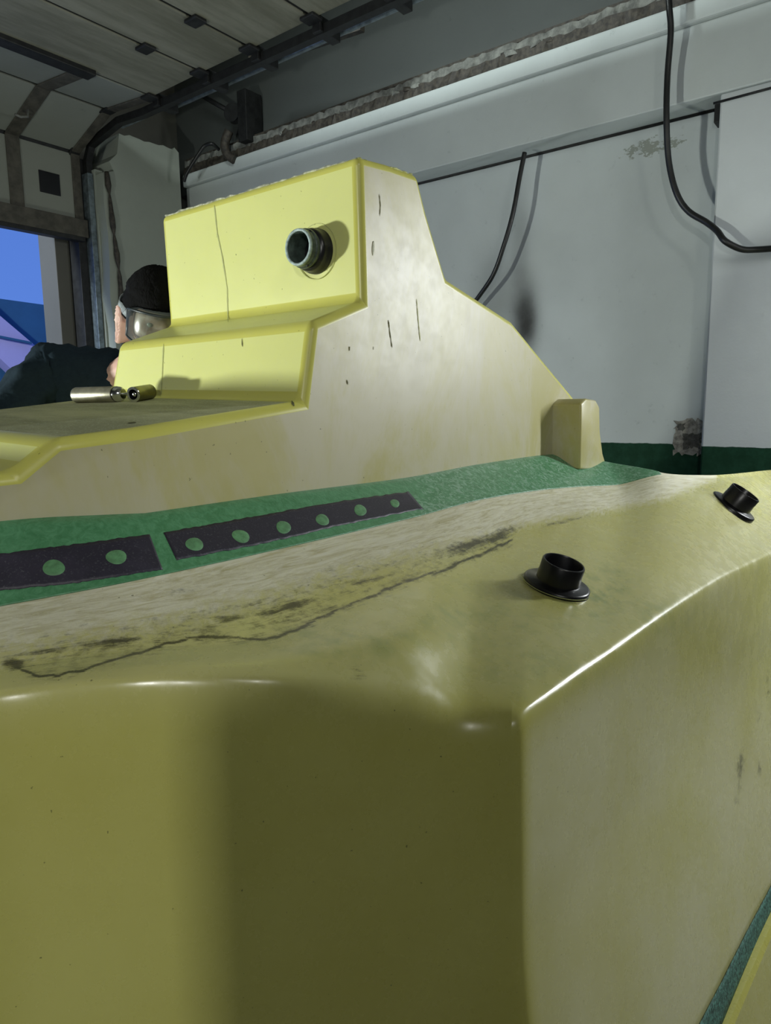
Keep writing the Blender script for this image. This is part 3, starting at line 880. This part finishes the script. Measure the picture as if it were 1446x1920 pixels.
bmt = bmesh.new(); bmt.from_mesh(sup.data); bvs = BVHTree.FromBMesh(bmt); bmt.free()
# end rib standing proud at the right
def prism_Y(pixpts, Y0, Y1, bev, seg, name, mat, parent, **k):
    ps = [onY(x, y, Y0) for x, y in pixpts]
    bm = bmesh.new(); a = [bm.verts.new(p) for p in ps]; b = [bm.verts.new(Vector((p.x, Y1, p.z))) for p in ps]
    bm.faces.new(a); bm.faces.new(b[::-1])
    for i in range(len(ps)):
        j = (i + 1) % len(ps); bm.faces.new((a[i], a[j], b[j], b[i]))
    bmesh.ops.recalc_face_normals(bm, faces=bm.faces[:])
    bmesh.ops.bevel(bm, geom=[e for e in bm.edges if e.calc_length() > .0], offset=bev, segments=seg, affect='EDGES', profile=.5, clamp_overlap=True)
    return link(name, bm_mesh(bm), mat, parent, smooth=True, **k)
prism_Y([(1090, 757), (1100, 747), (1118, 750), (1125, 763), (1126, 810), (1131, 850), (1140, 880), (1088, 880), (1090, 800)], .80, 1.05, .007, 3, 'end_rib', M_PALE, mould)

# thin ribbons laid on the mould: cracks, scratches, trims
def ribbon(name, pl, w, mat, tree, parent=mould, amp=.8, seed=0, th=.0009):
    pl = wob(pl, amp, seed, 5); rnd = random.Random(seed + 99)
    v = []; f = []
    for i, (x, y) in enumerate(pl):
        a = pl[max(0, i - 1)]; b = pl[min(len(pl) - 1, i + 1)]
        dx, dy = b[0] - a[0], b[1] - a[1]; L = math.hypot(dx, dy) or 1
        ww = w * rnd.uniform(.5, 1.1) * (0.35 if i in (0, len(pl) - 1) else 1) / 2
        for s in (-1, 1):
            l, nn = hit(x - dy / L * ww * s, y + dx / L * ww * s, tree)
            if l is None: return None
            v.append(l + nn * th)
    for i in range(len(pl) - 1): f.append((2 * i, 2 * i + 1, 2 * i + 3, 2 * i + 2))
    return link(name, mesh(name, v, f), mat, parent)
ribbon('crack', [(402, 385), (408, 440), (417, 480), (426, 540), (428, 605)], 2.2, M_CRACKY, bvs, seed=1)
ribbon('crack', [(307, 645), (305, 690), (303, 740)], 2.0, M_CRACKY, bvs, seed=2)
ribbon('crack', [(454, 635), (455, 650)], 2.0, M_CRACK, bvs, seed=21)
ribbon('scratch', [(711, 364), (713, 385), (712, 405)], 1.6, M_CRACK, bvs, seed=3)
ribbon('scratch', [(700, 452), (699, 480)], 4.0, M_TRIM, bvs, seed=4)
ribbon('scratch', [(728, 600), (731, 625), (735, 652)], 1.8, M_CRACK, bvs, seed=5)
ribbon('scratch', [(655, 650), (655, 657)], 5.0, M_CRACK, bvs, seed=6)
ribbon('scratch', [(650, 712), (652, 722)], 2.5, M_CRACK, bvs, seed=7)
ribbon('scratch', [(700, 650), (700, 656)], 3, M_CRACK, bvs, seed=8)
ribbon('scratch', [(547, 752), (551, 762)], 5, M_CRACK, bvs, seed=9)
ribbon('scratch', [(781, 560), (784, 600), (788, 640)], 1.5, M_CRACKY, bvs, seed=10)
ribbon('scratch', [(240, 794), (256, 792)], 2.5, M_CRACK, bvs, seed=11)
def trim_edge(a, b, Ya, Yb, r=.0035, seed=0, n=40):
    rnd = random.Random(seed); P = []
    p0 = Vector(a); p1 = Vector(b)
    return [p0.lerp(p1, i / n) + Vector((rnd.uniform(-1, 1), rnd.uniform(-1, 1), rnd.uniform(-1, 1))) * .0018 for i in range(n + 1)]
T0 = pts[0]; T2 = pts[2]
e1 = trim_edge((T0.x + .010, YS + .012, T0.z - .002), (T0.x + .008, YE - .01, T0.z - .005), 0, 0, seed=3)
link('torn_edge', tube_mesh(e1, [.0022 + .0015 * random.random() for _ in e1], 5), M_TRIM, mould, label='torn pale edge')
e2 = trim_edge((T0.x + .01, YS + .009, T0.z - .003), (T2.x - .010, YS + .009, T2.z - .002), 0, 0, seed=5)
link('torn_edge', tube_mesh(e2, [.0016 + .0014 * random.random() for _ in e2], 5), M_CRACKY, mould, label='torn dark edge')

# ---- teal joint and flange low on the right side
j1 = [(1300, 1935), (1345, 1850), (1400, 1742), (1450, 1648), (1500, 1560)]; j2 = [(1345, 1935), (1372, 1870), (1415, 1780), (1462, 1672), (1510, 1585)]
draped('joint_strip', wob(j1, .8, 7), wob(j2, .8, 8), 80, 4, .004, M_TEAL, mould, label='teal bonding joint')
draped('joint_edge', [(x, y) for x, y in j2], [(x + 5, y + 3) for x, y in j2], 60, 1, .005, M_JEDGE, mould)
ribbon('scratch', [(1345, 1925), (1358, 1880), (1366, 1850)], 6, M_CRACK, bvh, seed=31, amp=1.5)
ribbon('scratch', [(1410, 1790), (1421, 1762)], 3, M_CRACK, bvh, seed=32, amp=1.0)

q1 = [hit(x, y)[0] for x, y in ((1345, 1935), (1372, 1870), (1415, 1780), (1446, 1708), (1462, 1672))]
q1 = [q for q in q1 if q is not None]
if len(q1) < 2: q1 = [Vector((.9, .2, .1)), Vector((1.3, .2, .1))]
dq = (q1[-1] - q1[0]).normalized()
lo_, hi_ = q1[0] - dq * .25, q1[-1] + dq * 1.0
fv = []; ff = []
for k, (dy, dz) in enumerate(((.03, .0), (-.012, .004), (-.02, -.004), (-.06, -.16), (-.10, -.30), (-.11, -.34), (-.08, -.34), (.03, -.12))):
    for e in (lo_, hi_): fv.append(e + Vector((0, dy, dz)))
for k in range(7): ff.append((2 * k, 2 * k + 1, 2 * k + 3, 2 * k + 2))
ff += [(14, 15, 1, 0), tuple(range(0, 16, 2)), tuple(range(15, 0, -2))]
bmf = bmesh.new(); bmf.from_mesh(mesh('fl', fv, ff)); link('lower_flange', bm_mesh(bmf), M_HULL, mould)
# ---- pipe fittings
def fitting(base, axis, rp, h, rf, tf, mats, skew=(0, 0, 0), label=None, tilt=None, wall=.0045):
    z = Vector(axis).normalized()
    M = axis_matrix(base, z); Mp = axis_matrix(base, (z + Vector(skew)).normalized())
    pipe = lathe_mesh([(rp * 1.02, -.02), (rp * 1.02, h * .45), (rp, h * .5), (rp, h - .002), (rp - .0015, h), (rp - wall + .001, h), (rp - wall, h - .002), (rp - wall, -.02)], 56)
    pm = link('pipe_fitting', xform(pipe, Mp), mats[0], mould, smooth=True, label=label)
    sm = pm.modifiers.new('e', 'EDGE_SPLIT'); sm.split_angle = math.radians(40)
    fl = lathe_mesh([(rp + .0005, tf * 1.6), (rp + .004, tf * 1.15), (rf - .004, tf), (rf, tf * .6), (rf, -.012)], 56)
    fo = link('flange', xform(fl, M), mats[1], pm, smooth=True)
    plug = lathe_mesh([(0, .004), (rp - wall, .004)], 40)
    link('bore_floor', xform(plug, Mp), M_BLACK, pm)
    return pm, M
l1, n1_ = hit(1043, 1098); l2, n2_ = hit(1374, 951)
dd1 = (l1 - CAM).dot(FW); dd2 = (l2 - CAM).dot(FW)
l1 = l1 + n1_ * .003; n2_ = (n2_ + Vector((0, .12, .04))).normalized(); l2 = l2 + n2_ * .004
f1, _ = fitting(l1, n1_, 40 * dd1 / F, 46 * dd1 / F, 62 * dd1 / F, .005, (M_BLACK, M_BLACK), skew=(0, -.04, 0), label='short black pipe, nearest on the deck')
f2, _ = fitting(l2, n2_, 28 * dd2 / F, 34 * dd2 / F, 43 * dd2 / F, .005, (M_BLACK, M_BLACK), skew=(0, 0.0, 0), label='short black pipe, far right on the deck')
# score rings cut round the fittings
def score_ring(base, nrm, r, a0, a1, w, mat, parent, n=40, lift=.0012):
    M = axis_matrix(base, nrm); p = []
    for i in range(n + 1):
        a = math.radians(a0 + (a1 - a0) * i / n); p.append(M @ Vector((r * math.cos(a), r * math.sin(a), lift)))
    return link('score_ring', tube_mesh(p, w, 5), mat, parent)
score_ring(l1, n1_, 66 * dd1 / F, 120, 260, .0008, M_CRACKY, f1)
fx = pts[0].x
p3, n3_ = hit(594, 472, bvs)
if p3 is None: p3, n3_ = Vector((fx, 1.05, CAMZ + .3)), Vector((-1, 0, 0))
dd3 = (p3 - CAM).dot(FW)
f3 = link('pipe_fitting', xform(lathe_mesh([(.036, -.01), (.036, .050), (.0345, .054), (.031, .054), (.0295, .052), (.0295, -.01)], 56), axis_matrix(p3, (-1, 0, 0))), M_PIPEG, mould, smooth=True, label='black pipe stub with a scuffed pale rim')
f3.modifiers.new('e', 'EDGE_SPLIT').split_angle = math.radians(40)
link('rim', xform(lathe_mesh([(.0362, .050), (.035, .0552), (.0305, .0552), (.0298, .050)], 56, close=True), axis_matrix(p3, (-1, 0, 0))), M_PIPERIM, f3, smooth=True)
link('collar', xform(lathe_mesh([(.0365, .028), (.040, .026), (.0425, .020), (.0425, .010), (.0445, .008), (.0445, -.004)], 56), axis_matrix(p3, (-1, 0, 0))), M_BLACK, f3, smooth=True)
link('bore_floor', xform(lathe_mesh([(0, .004), (.0297, .004)], 40), axis_matrix(p3, (-1, 0, 0))), M_BLACK, f3)
link('bead', xform(lathe_mesh([(.0365, .040), (.0385, .038), (.0385, .034), (.0365, .032)], 56), axis_matrix(p3, (-1, 0, 0))), M_PIPERIM if False else M_PIPEG, f3, smooth=True)
score_ring(p3, Vector((-1, 0, 0)), .054, 0, 360, .0009, M_CRACKY, f3, n=60)
for k in range(3):
    a = [.6, 2.2, 4.4][k]
    c = p3 + Vector((-.0405, math.cos(a) * .0365, math.sin(a) * .0365))
    bm = bmesh.new(); bmesh.ops.create_uvsphere(bm, u_segments=10, v_segments=6, radius=.0028, matrix=Matrix.Translation(c))
    link('rivet', bm_mesh(bm), M_BLACK, f3, smooth=True)

# ================================================================ CABLES
def cable(pix, r, label, X=None, Y=None, group=None, name='cable', mat=M_CABLE, n=8):
    P = [onX(px, py, x) for px, py, x in pix]
    return link(name, tube_mesh(spline(P, n), r, 12), mat, None, label=label, cat='cable', group=group)
cable([(1252, -60, 3.86), (1255, 10, 3.86), (1258, 60, 3.88), (1252, 140, 3.9), (1250, 220, 3.9), (1254, 300, 3.93), (1268, 360, 3.94), (1290, 395, 3.95), (1325, 417, 3.94), (1345, 433, 3.92), (1360, 452, 3.9), (1390, 467, 3.93), (1420, 468, 3.95), (1470, 464, 3.95), (1560, 455, 3.97)], .0155, 'thick black cable hanging from the beam and looping to the right wall pillar')
cable([(984, 286, 4.03), (975, 330, 4.02), (962, 400, 4.0), (945, 460, 4.0), (925, 515, 4.02), (895, 560, 4.05), (850, 620, 4.1)], .014, 'thin black cable hanging against the wall behind the tower')
cable([(345, 340, 3.75), (352, 322, 3.75), (375, 285, 3.78), (385, 273, 3.8), (398, 270, 3.82), (410, 280, 3.9)], .014, 'short black cable bent over the beam end above the column')
# ================================================================ TOOLS on the ledge
M_BRASS = simple('worn_nickel', (.42, .40, .30), .35, metal=.75, var=.25, scale=40, bump=.1)
M_CHROME = simple('chrome', (.75, .76, .74), .15, metal=1.0, var=.05, bump=0)
def ledge_z(x, y):
    hitp = bvs.ray_cast(Vector((x, y, CAMZ + .055)), Vector((0, 0, -1)))[0]
    return hitp.z if hitp else CAMZ
def on_ledge(px, d_, r):
    """point whose cylinder of radius r rests on the ledge at pixel column px, depth d"""
    q = atD(px, 750, d_); return Vector((q.x, q.y, ledge_z(q.x, q.y) + r))
R1 = .0165
a_ = on_ledge(141, 1.50, R1); b_ = on_ledge(236, 1.46, R1)
ax = (b_ - a_); L1 = ax.length; ax.normalize()
tool = empty('air_tool', a_, None, None)
tool['label'] = 'worn metal cylinder tool with a chrome collar lying on the mould ledge'; tool['category'] = 'tool'
Mt = axis_matrix(a_, ax)
def lat(name, prof_, M, mat, parent, seg=40, close=False):
    o = link(name, xform(lathe_mesh(prof_, seg, close), M), mat, parent, smooth=True)
    o.modifiers.new('e', 'EDGE_SPLIT').split_angle = math.radians(35); return o
lat('barrel', [(0, 0), (R1 - .005, .0), (R1 - .0015, .002), (R1, .006), (R1, L1 * .80), (R1 - .001, L1 * .805), (0, L1 * .806)], Mt, M_BRASS, tool)
lat('ring_groove', [(R1 - .0015, L1 * .80), (R1 - .0015, L1 * .825)], Mt, M_BLACK, tool)
lat('collar', [(R1 - .001, L1 * .825), (R1 - .0005, L1 * .85), (R1 - .002, L1 * .92), (R1 - .006, L1 * .96), (.004, L1 * .965), (0, L1 * .965)], Mt, M_CHROME, tool)
lat('spindle', [(.0025, L1 * .96), (.0025, L1 * 1.04), (0, L1 * 1.04)], Mt, M_CHROME, tool, 16)
R2 = .0155
c_ = on_ledge(250, 1.44, R2); d2_ = on_ledge(284, 1.50, R2)
ax2 = (d2_ - c_); L2 = ax2.length; ax2.normalize()
if L2 < .03: L2 = .045
sock = empty('metal_sleeve', c_, 'short brass sleeve with a bright open end beside the metal cylinder tool', 'sleeve')
Ms = axis_matrix(c_, ax2)
lat('body', [(R2, 0.001), (R2, L2 - .003), (R2 - .002, L2), (0, L2)], Ms, simple('olive_brass', (.20, .19, .08), .35, metal=.8, scale=40), sock)
lat('bright_face', [(R2, .001), (R2 - .001, 0), (R2 - .005, 0), (R2 - .0055, .002)], Ms, M_CHROME, sock)
lat('bore', [(R2 - .0055, .002), (R2 - .0055, .02), (0, .02)], Ms, M_BLACK, sock)
lat('core', [(.0045, .02), (.0045, .004), (.003, .003), (0, .003)], Ms, M_CHROME, sock, 24)

# ================================================================ PERSON
M_SKIN = None
m = MB('skin'); ns = m.noise(25, 4, .6)
m.color(m.mix(ns, (.50, .30, .24), (.62, .42, .35))); m.set(Roughness=.5); m.b.inputs['Subsurface Weight'].default_value = .15
m.b.inputs['Subsurface Radius'].default_value = (1, .35, .2); m.b.inputs['Subsurface Scale'].default_value = .01
M_SKIN = m.m
m = MB('hair'); m.color((.004, .004, .004)); m.set(Roughness=.9); m.b.inputs['Specular IOR Level'].default_value = .1; m.bump(m.noise(220, 3, .6, stretch=(1, 1, .25)), .8, .004); M_HAIR = m.m
m = MB('navy_shirt'); nn_ = m.noise(90, 4, .6); m.color(m.mix(nn_, (.007, .014, .021), (.016, .031, .043))); m.set(Roughness=.9); m.b.inputs['Specular IOR Level'].default_value = .15; m.bump(nn_, .3, .003); M_SHIRT = m.m
M_TROUS = simple('trousers', (.02, .02, .025), .9, scale=60)
M_GLOVE = simple('white_glove', (.5, .52, .5), .9, scale=60)
M_RUBBER = simple('goggle_rubber', (.02, .028, .03), .35, var=.3)
M_STRAPM = simple('goggle_strap', (.22, .25, .26), .6, scale=90)
def lens_mat():
    m = MB('goggle_lens'); nt = m.n; out = [x for x in nt if x.type == 'OUTPUT_MATERIAL'][0]
    tr = nt.new('ShaderNodeBsdfTransparent'); tr.inputs[0].default_value = (.50, .56, .50, 1)
    gl = nt.new('ShaderNodeBsdfGlossy'); gl.inputs['Roughness'].default_value = .16
    df = nt.new('ShaderNodeBsdfDiffuse'); df.inputs[0].default_value = (.30, .34, .32, 1)
    m1 = nt.new('ShaderNodeMixShader'); m1.inputs[0].default_value = .045
    m2 = nt.new('ShaderNodeMixShader')
    s = m.noise(16, 5, .7, dist=1.0); m.l.new(m.ramp(s,   .4, .7, .06, .30), m2.inputs[0])
    m.l.new(tr.outputs[0], m1.inputs[1]); m.l.new(gl.outputs[0], m1.inputs[2])
    m.l.new(m1.outputs[0], m2.inputs[1]); m.l.new(df.outputs[0], m2.inputs[2]); m.l.new(m2.outputs[0], out.inputs[0])
    return m.m
M_LENS = lens_mat()

hc = atD(293, 600, 1.90)                     # head centre
# head frame: face looks to the right and slightly down towards the tower
face = (R0 * .47 - f0 * .78 + Vector((0, 0, -.42))).normalized()
hup = (Vector((0, 0, 1)) + R0 * .12 + f0 * -.15)
hup = (hup - face * hup.dot(face)).normalized()
hright = face.cross(hup)          # the person's own right
MH = Matrix(((hright.x, face.x, hup.x, hc.x), (hright.y, face.y, hup.y, hc.y), (hright.z, face.z, hup.z, hc.z), (0, 0, 0, 1)))
def headsurf(az, el, off=0.0):
    """az from face direction, el up; returns local point (x right, y face, z up)"""
    ca, sa, ce, se = math.cos(az), math.sin(az), math.cos(el), math.sin(el)
    x = .076 * sa * ce; y = .096 * ca * ce; z = .118 * se
    if z < 0:
        t = -z / .118; fr = max(0, ca * ce)
        x *= 1 - .34 * t * t - .10 * t; y = y * (1 - .16 * t * t) - .0 + (.012 * t if ca > 0 else .022 * t)
    g = lambda X, Z, sx_, sz: math.exp(-((x - X) / sx_) ** 2 - ((z - Z) / sz) ** 2)
    if ca > 0:
        y += .024 * g(0, -.022, .011, .016) + .012 * g(0, .002, .009, .02)
        y -= .011 * (g(.031, .010, .016, .011) + g(-.031, .010, .016, .011))
        y += .006 * (g(.028, .028, .022, .008) + g(-.028, .028, .022, .008))
        y += .006 * (g(0, -.050, .02, .005) + g(0, -.061, .017, .006)) - .004 * g(0, -.0555, .018, .0025)
        y += .008 * g(0, -.092, .02, .014)
        y += .005 * (g(.045, -.018, .018, .014) + g(-.045, -.018, .018, .014))
    n = Vector((x / .076 ** 2, y / .096 ** 2, z / .118 ** 2)).normalized()
    return Vector((x, y, z)) + n * off
def head_mesh(nu=72, nv=54, off=0.0, keep=None):
    v = []; f = []
    for j in range(nv + 1):
        el = -PI / 2 + PI * j / nv
        for i in range(nu):
            v.append(headsurf(2 * PI * i / nu - PI, el * .9999, off))
    for j in range(nv):
        for i in range(nu):
            f.append((j * nu + i, j * nu + (i + 1) % nu, (j + 1) * nu + (i + 1) % nu, (j + 1) * nu + i))
    return v, f
def ear(side):
    v = []; f = []; n = 20; m_ = 6
    # cup: outer helix ring rolled, inner hollow
    for i in range(n):
        a = 2 * PI * i / n
        ry = .017 * (1 if math.sin(a) > 0 else .8); rz = .033 * (1.05 if math.sin(a) > 0 else 1.0)
        for k, (s, o) in enumerate(((.55, .002), (.80, .012), (1.0, .017), (1.08, .013), (.9, .004), (.6, -.008))):
            y = -.012 + math.cos(a) * ry * s - o * .55; z = -.006 + math.sin(a) * rz * s
            v.append(Vector((side * (.066 + o * 1.9), -.006 + (y + .012) * 1.5, -.026 + (z + .006) * 1.45)))
    v.append(Vector((side * .066, -.006, -.026))); v.append(Vector((side * .045, -.006, -.026)))
    for i in range(n):
        j = (i + 1) % n
        for k in range(m_ - 1): f.append((i * m_ + k, j * m_ + k, j * m_ + k + 1, i * m_ + k + 1))
        f.append((n * m_, j * m_, i * m_)); f.append((n * m_ + 1, i * m_ + m_ - 1, j * m_ + m_ - 1))
    return v, f
# body skeleton
def P_(px, py, d): return atD(px, py, d)
neck = hc + hup * -.115 - face * .035
ch = P_(205, 760, 2.13); rs = P_(100, 690, 2.03); ls = P_(335, 720, 2.22)
pel = ch + f0 * .22 + Vector((-.0, .05, -.42)); pel.z = .93
nb_ = P_(232, 700, 2.07)
relb = P_(-10, 800, 1.90); rwr = P_(-110, 800, 1.62)
lelb = ls + Vector((.10, -.02, -.27)); lwr = lelb + Vector((.08, -.08, -.14))
hipR = pel + R0 * -.09 + Vector((0, 0, -.03)); hipL = pel + R0 * .09 + Vector((0, 0, -.03))
knR = hipR + Vector((-.02, -.06, -.43)); knL = hipL + Vector((0, -.03, -.43))
anR = Vector((hipR.x, hipR.y + .05, .09)); anL = Vector((hipL.x, hipL.y + .08, .09))
toR = anR + Vector((.02, -.17, -.05)); toL = anL + Vector((.04, -.17, -.05))
belly = pel.lerp(ch, .5)
def skin_obj(name, V_, E_2, R_, levels=2, root=0):
    me = bpy.data.meshes.new(name); me.from_pydata([tuple(p) for p in V_], E_2, [])
    o = bpy.data.objects.new(name, me); COL.objects.link(o)
    sk = o.modifiers.new('s', 'SKIN'); sk.use_smooth_shade = True
    for i, r in enumerate(R_):
        d = me.skin_vertices[0].data[i]; d.radius = r if isinstance(r, tuple) else (r, r); d.use_root = (i == root)
    ss = o.modifiers.new('u', 'SUBSURF'); ss.levels = levels; ss.render_levels = levels
    m_ = evaluated(o); bpy.data.objects.remove(o); return m_
bv_ = [pel, belly, ch, nb_, neck, rs, relb, rwr, ls, lelb, lwr, hipR, knR, anR, toR, hipL, knL, anL, toL, hc]
be = [(0, 1), (1, 2), (2, 3), (3, 4), (4, 19), (2, 5), (5, 6), (6, 7), (2, 8), (8, 9), (9, 10), (0, 11), (11, 12), (12, 13), (13, 14), (0, 15), (15, 16), (16, 17), (17, 18)]
br = [(.13, .09), (.115, .085), (.12, .08), (.055, .05), .052, .045, .040, .027, .058, .040, .027, .085, .06, .038, .035, .085, .06, .038, .035, .05]
body_me = skin_obj('bodyskin', bv_, be, br)
# hands with separate fingers
def hand(wr, elb, palm_n):
    d = (wr - elb).normalized(); s = d.cross(palm_n).normalized()
    V_ = [wr - d * .02, wr + d * .03, wr + d * .075]; E2 = [(0, 1), (1, 2)]; R_ = [(.024, .018), (.034, .014), (.038, .013)]
    for k in range(4):
        off = (k - 1.5) * .019; L = (.062, .072, .068, .052)[k]; b = len(V_)
        q0 = wr + d * .08 + s * off; q1 = q0 + d * L * .45 - palm_n * .004; q2 = q1 + (d * .85 - palm_n * .5).normalized() * L * .3; q3 = q2 + (d * .6 - palm_n * .8).normalized() * L * .25
        V_ += [q0, q1, q2, q3]; E2 += [(2, b), (b, b + 1), (b + 1, b + 2), (b + 2, b + 3)]; R_ += [.0095, .0085, .008, .007]
    b = len(V_); t0 = wr + d * .03 - s * .03; t1 = t0 + (d * .7 - s * .6).normalized() * .035; t2 = t1 + d * .028
    V_ += [t0, t1, t2]; E2 += [(1, b), (b, b + 1), (b + 1, b + 2)]; R_ += [.011, .0095, .0085]
    return skin_obj('h', V_, E2, R_)
hand_R = hand(rwr, relb, Vector((0, 0, 1))); hand_L = hand(lwr, lelb, Vector((0, 0, 1)))
person = empty('person', Vector((pel.x, pel.y, 0)), 'person in a dark navy shirt and safety goggles leaning over behind the yellow tower', 'person')
bm = bmesh.new(); bm.from_mesh(body_me); bm.from_mesh(hand_R); bm.from_mesh(hand_L)
def add_vf(bm, v, f, M=None):
    vs = [bm.verts.new((M @ p) if M else p) for p in v]
    for q in f:
        try: bm.faces.new([vs[i] for i in q])
        except ValueError: pass
v, f = head_mesh(); add_vf(bm, v, f, MH)
for sd in (-1, 1):
    v, f = ear(sd); add_vf(bm, v, f, MH)
bmesh.ops.remove_doubles(bm, verts=bm.verts[:], dist=.0005)
bmesh.ops.recalc_face_normals(bm, faces=bm.faces[:])
me = bpy.data.meshes.new('body'); bm.to_mesh(me); bm.free()
body = link('body', me, M_SKIN, person)
rm = body.modifiers.new('r', 'REMESH'); rm.mode = 'VOXEL'; rm.voxel_size = .0031; rm.use_smooth_shade = True
m3 = evaluated(body); body.modifiers.clear(); body.data = m3
if not m3.materials: m3.materials.append(M_SKIN)
# shirt: looser shell, sleeves end at the wrist, with folds
sv = [belly + Vector((0, 0, -.10)), belly, ch, P_(214, 700, 2.09), rs, rs.lerp(relb, .5), relb, relb.lerp(rwr, .35), ls, ls.lerp(lelb, .6), lelb]
se_ = [(0, 1), (1, 2), (2, 3), (3, 4), (4, 5), (5, 6), (6, 7), (3, 8), (8, 9), (9, 10)]
sr = [(.165, .13), (.16, .125), (.16, .13), (.105, .095), (.085, .083), .072, .066, .060, (.085, .08), .072, .062]
shm = skin_obj('shirt', sv, se_, sr, levels=3, root=1)
shirt = link('shirt', shm, M_SHIRT, person, smooth=True)
if not shm.materials: shm.materials.append(M_SHIRT)
tex = bpy.data.textures.new('folds', 'CLOUDS'); tex.noise_scale = .05; tex.noise_depth = 2
dm_ = shirt.modifiers.new('d', 'DISPLACE'); dm_.texture = tex; dm_.strength = .045; dm_.mid_level = .5; dm_.texture_coords = 'GLOBAL'
m4 = evaluated(shirt); shirt.modifiers.clear(); shirt.data = m4
for p in m4.polygons: p.use_smooth = True
# trousers
tm = skin_obj('trousers', [pel + Vector((0, 0, .08)), pel, hipR, knR, anR + Vector((0, 0, .03)), hipL, knL, anL + Vector((0, 0, .03))], [(0, 1), (1, 2), (2, 3), (3, 4), (1, 5), (5, 6), (6, 7)], [(.16, .12), (.17, .13), .11, .085, .07, .11, .085, .07])
link('trousers', tm, M_TROUS, person, smooth=True)
if not tm.materials: tm.materials.append(M_TROUS)
for an, to in ((anR, toR), (anL, toL)):
    bm = box_bm(an.x - .05, an.x + .05, to.y - .06, an.y + .08, 0.0, .10, .03, 3)
    link('shoe', bm_mesh(bm), M_BLACK, person, smooth=True)
# hair cap
def hair():
    v = []; f = []; nu, nv = 80, 30; rnd = random.Random(3)
    for j in range(nv + 1):
        for i in range(nu):
            az = 2 * PI * i / nu - PI
            lo = .36 if abs(az) < .95 else (.36 - (abs(az) - .95) * .8 if abs(az) < 1.5 else (-.12 - (abs(az) - 1.5) * .35))
            el = lo + (PI / 2 - lo) * j / nv
            o = .014 * min(1, j / 3.0) + rnd.uniform(-.0015, .002) + (.008 * math.sin(el) if el > .6 else 0)
            v.append(headsurf(az, el * .9999, o if j else -.003))
    for j in range(nv):
        for i in range(nu):
            f.append((j * nu + i, j * nu + (i + 1) % nu, (j + 1) * nu + (i + 1) % nu, (j + 1) * nu + i))
    me = mesh('hair', [MH @ p for p in v], f); return me
link('hair', hair(), M_HAIR, person, smooth=True)
# goggles, worn by the person
def gog(az, z, off):
    el = math.asin(max(-1, min(1, z / .118))); p = headsurf(az, el, 0)
    # lens bows clear of brow and nose
    r = Vector((math.sin(az) * .088, math.cos(az) * .116 , 0)); return Vector((r.x, r.y + .003, z)) + Vector((math.sin(az), math.cos(az), 0)) * off
nu, nv = 30, 10; AZ = 1.22
def zlo(az): return -.044 + .022 * math.exp(-(az / .22) ** 2) + .012 * (abs(az) / AZ) ** 3
def zhi(az): return .046 - .008 * (abs(az) / AZ) ** 3
v = []; f = []
for i in range(nu + 1):
    az = -AZ + 2 * AZ * i / nu
    for j in range(nv + 1):
        t = j / nv; z = zlo(az) + (zhi(az) - zlo(az)) * t
        v.append(MH @ gog(az, z, .003 * math.sin(PI * t)))
for i in range(nu):
    for j in range(nv):
        a = i * (nv + 1) + j; f.append((a, a + nv + 1, a + nv + 2, a + 1))
lens_me = mesh('lens', v, f)
rim = [gog(-AZ + 2 * AZ * i / nu, zlo(-AZ + 2 * AZ * i / nu), 0) for i in range(nu + 1)] + [gog(AZ - 2 * AZ * i / nu, zhi(AZ - 2 * AZ * i / nu), 0) for i in range(nu + 1)]
rim.append(rim[0])
gg = link('goggles', tube_mesh([MH @ p for p in rim], .0032, 8, False), M_RUBBER, person, label='clear safety goggles with a dark rim')
link('lens', lens_me, M_LENS, gg, smooth=True)
# soft skirt back to the face
v = []; f = []; n = len(rim)
for p in rim:
    az = math.atan2(p.x / .088, p.y / .116); q = headsurf(az * .98, math.asin(max(-.9, min(.9, p.z * 1.12 / .118))), .001)
    v += [MH @ p, MH @ q]
for i in range(n - 1): f.append((2 * i, 2 * i + 2, 2 * i + 3, 2 * i + 1))
m = MB('goggle_skirt'); m.color((.16, .19, .19)); m.set(Roughness=.3); m.b.inputs['Alpha'].default_value = .8; 
link('skirt', mesh('skirt', v, f), m.m, gg, smooth=True)
v = []; f = []
for i in range(41):
    az = AZ + (2 * PI - 2 * AZ) * i / 40
    for z in (.012, .030):
        t = abs(math.sin(PI * i / 40)); q = headsurf(az, math.asin((z + .012 * t) / .118), .018 if .12 < i / 40 < .88 else .012)
        v.append(MH @ q)
for i in range(40): f.append((2 * i, 2 * i + 2, 2 * i + 3, 2 * i + 1))
st_ = link('strap', mesh('strap', v, f), M_STRAPM, gg, smooth=True)
st_.modifiers.new('s', 'SOLIDIFY').thickness = .003
# eyes
for sd in (-1, 1):
    bm = bmesh.new(); bmesh.ops.create_uvsphere(bm, u_segments=16, v_segments=10, radius=.0115, matrix=MH @ Matrix.Translation((sd * .031, .069, .010)))
    link('eye', bm_mesh(bm), simple('eye_white', (.5, .5, .48), .3, bump=0), person, smooth=True)
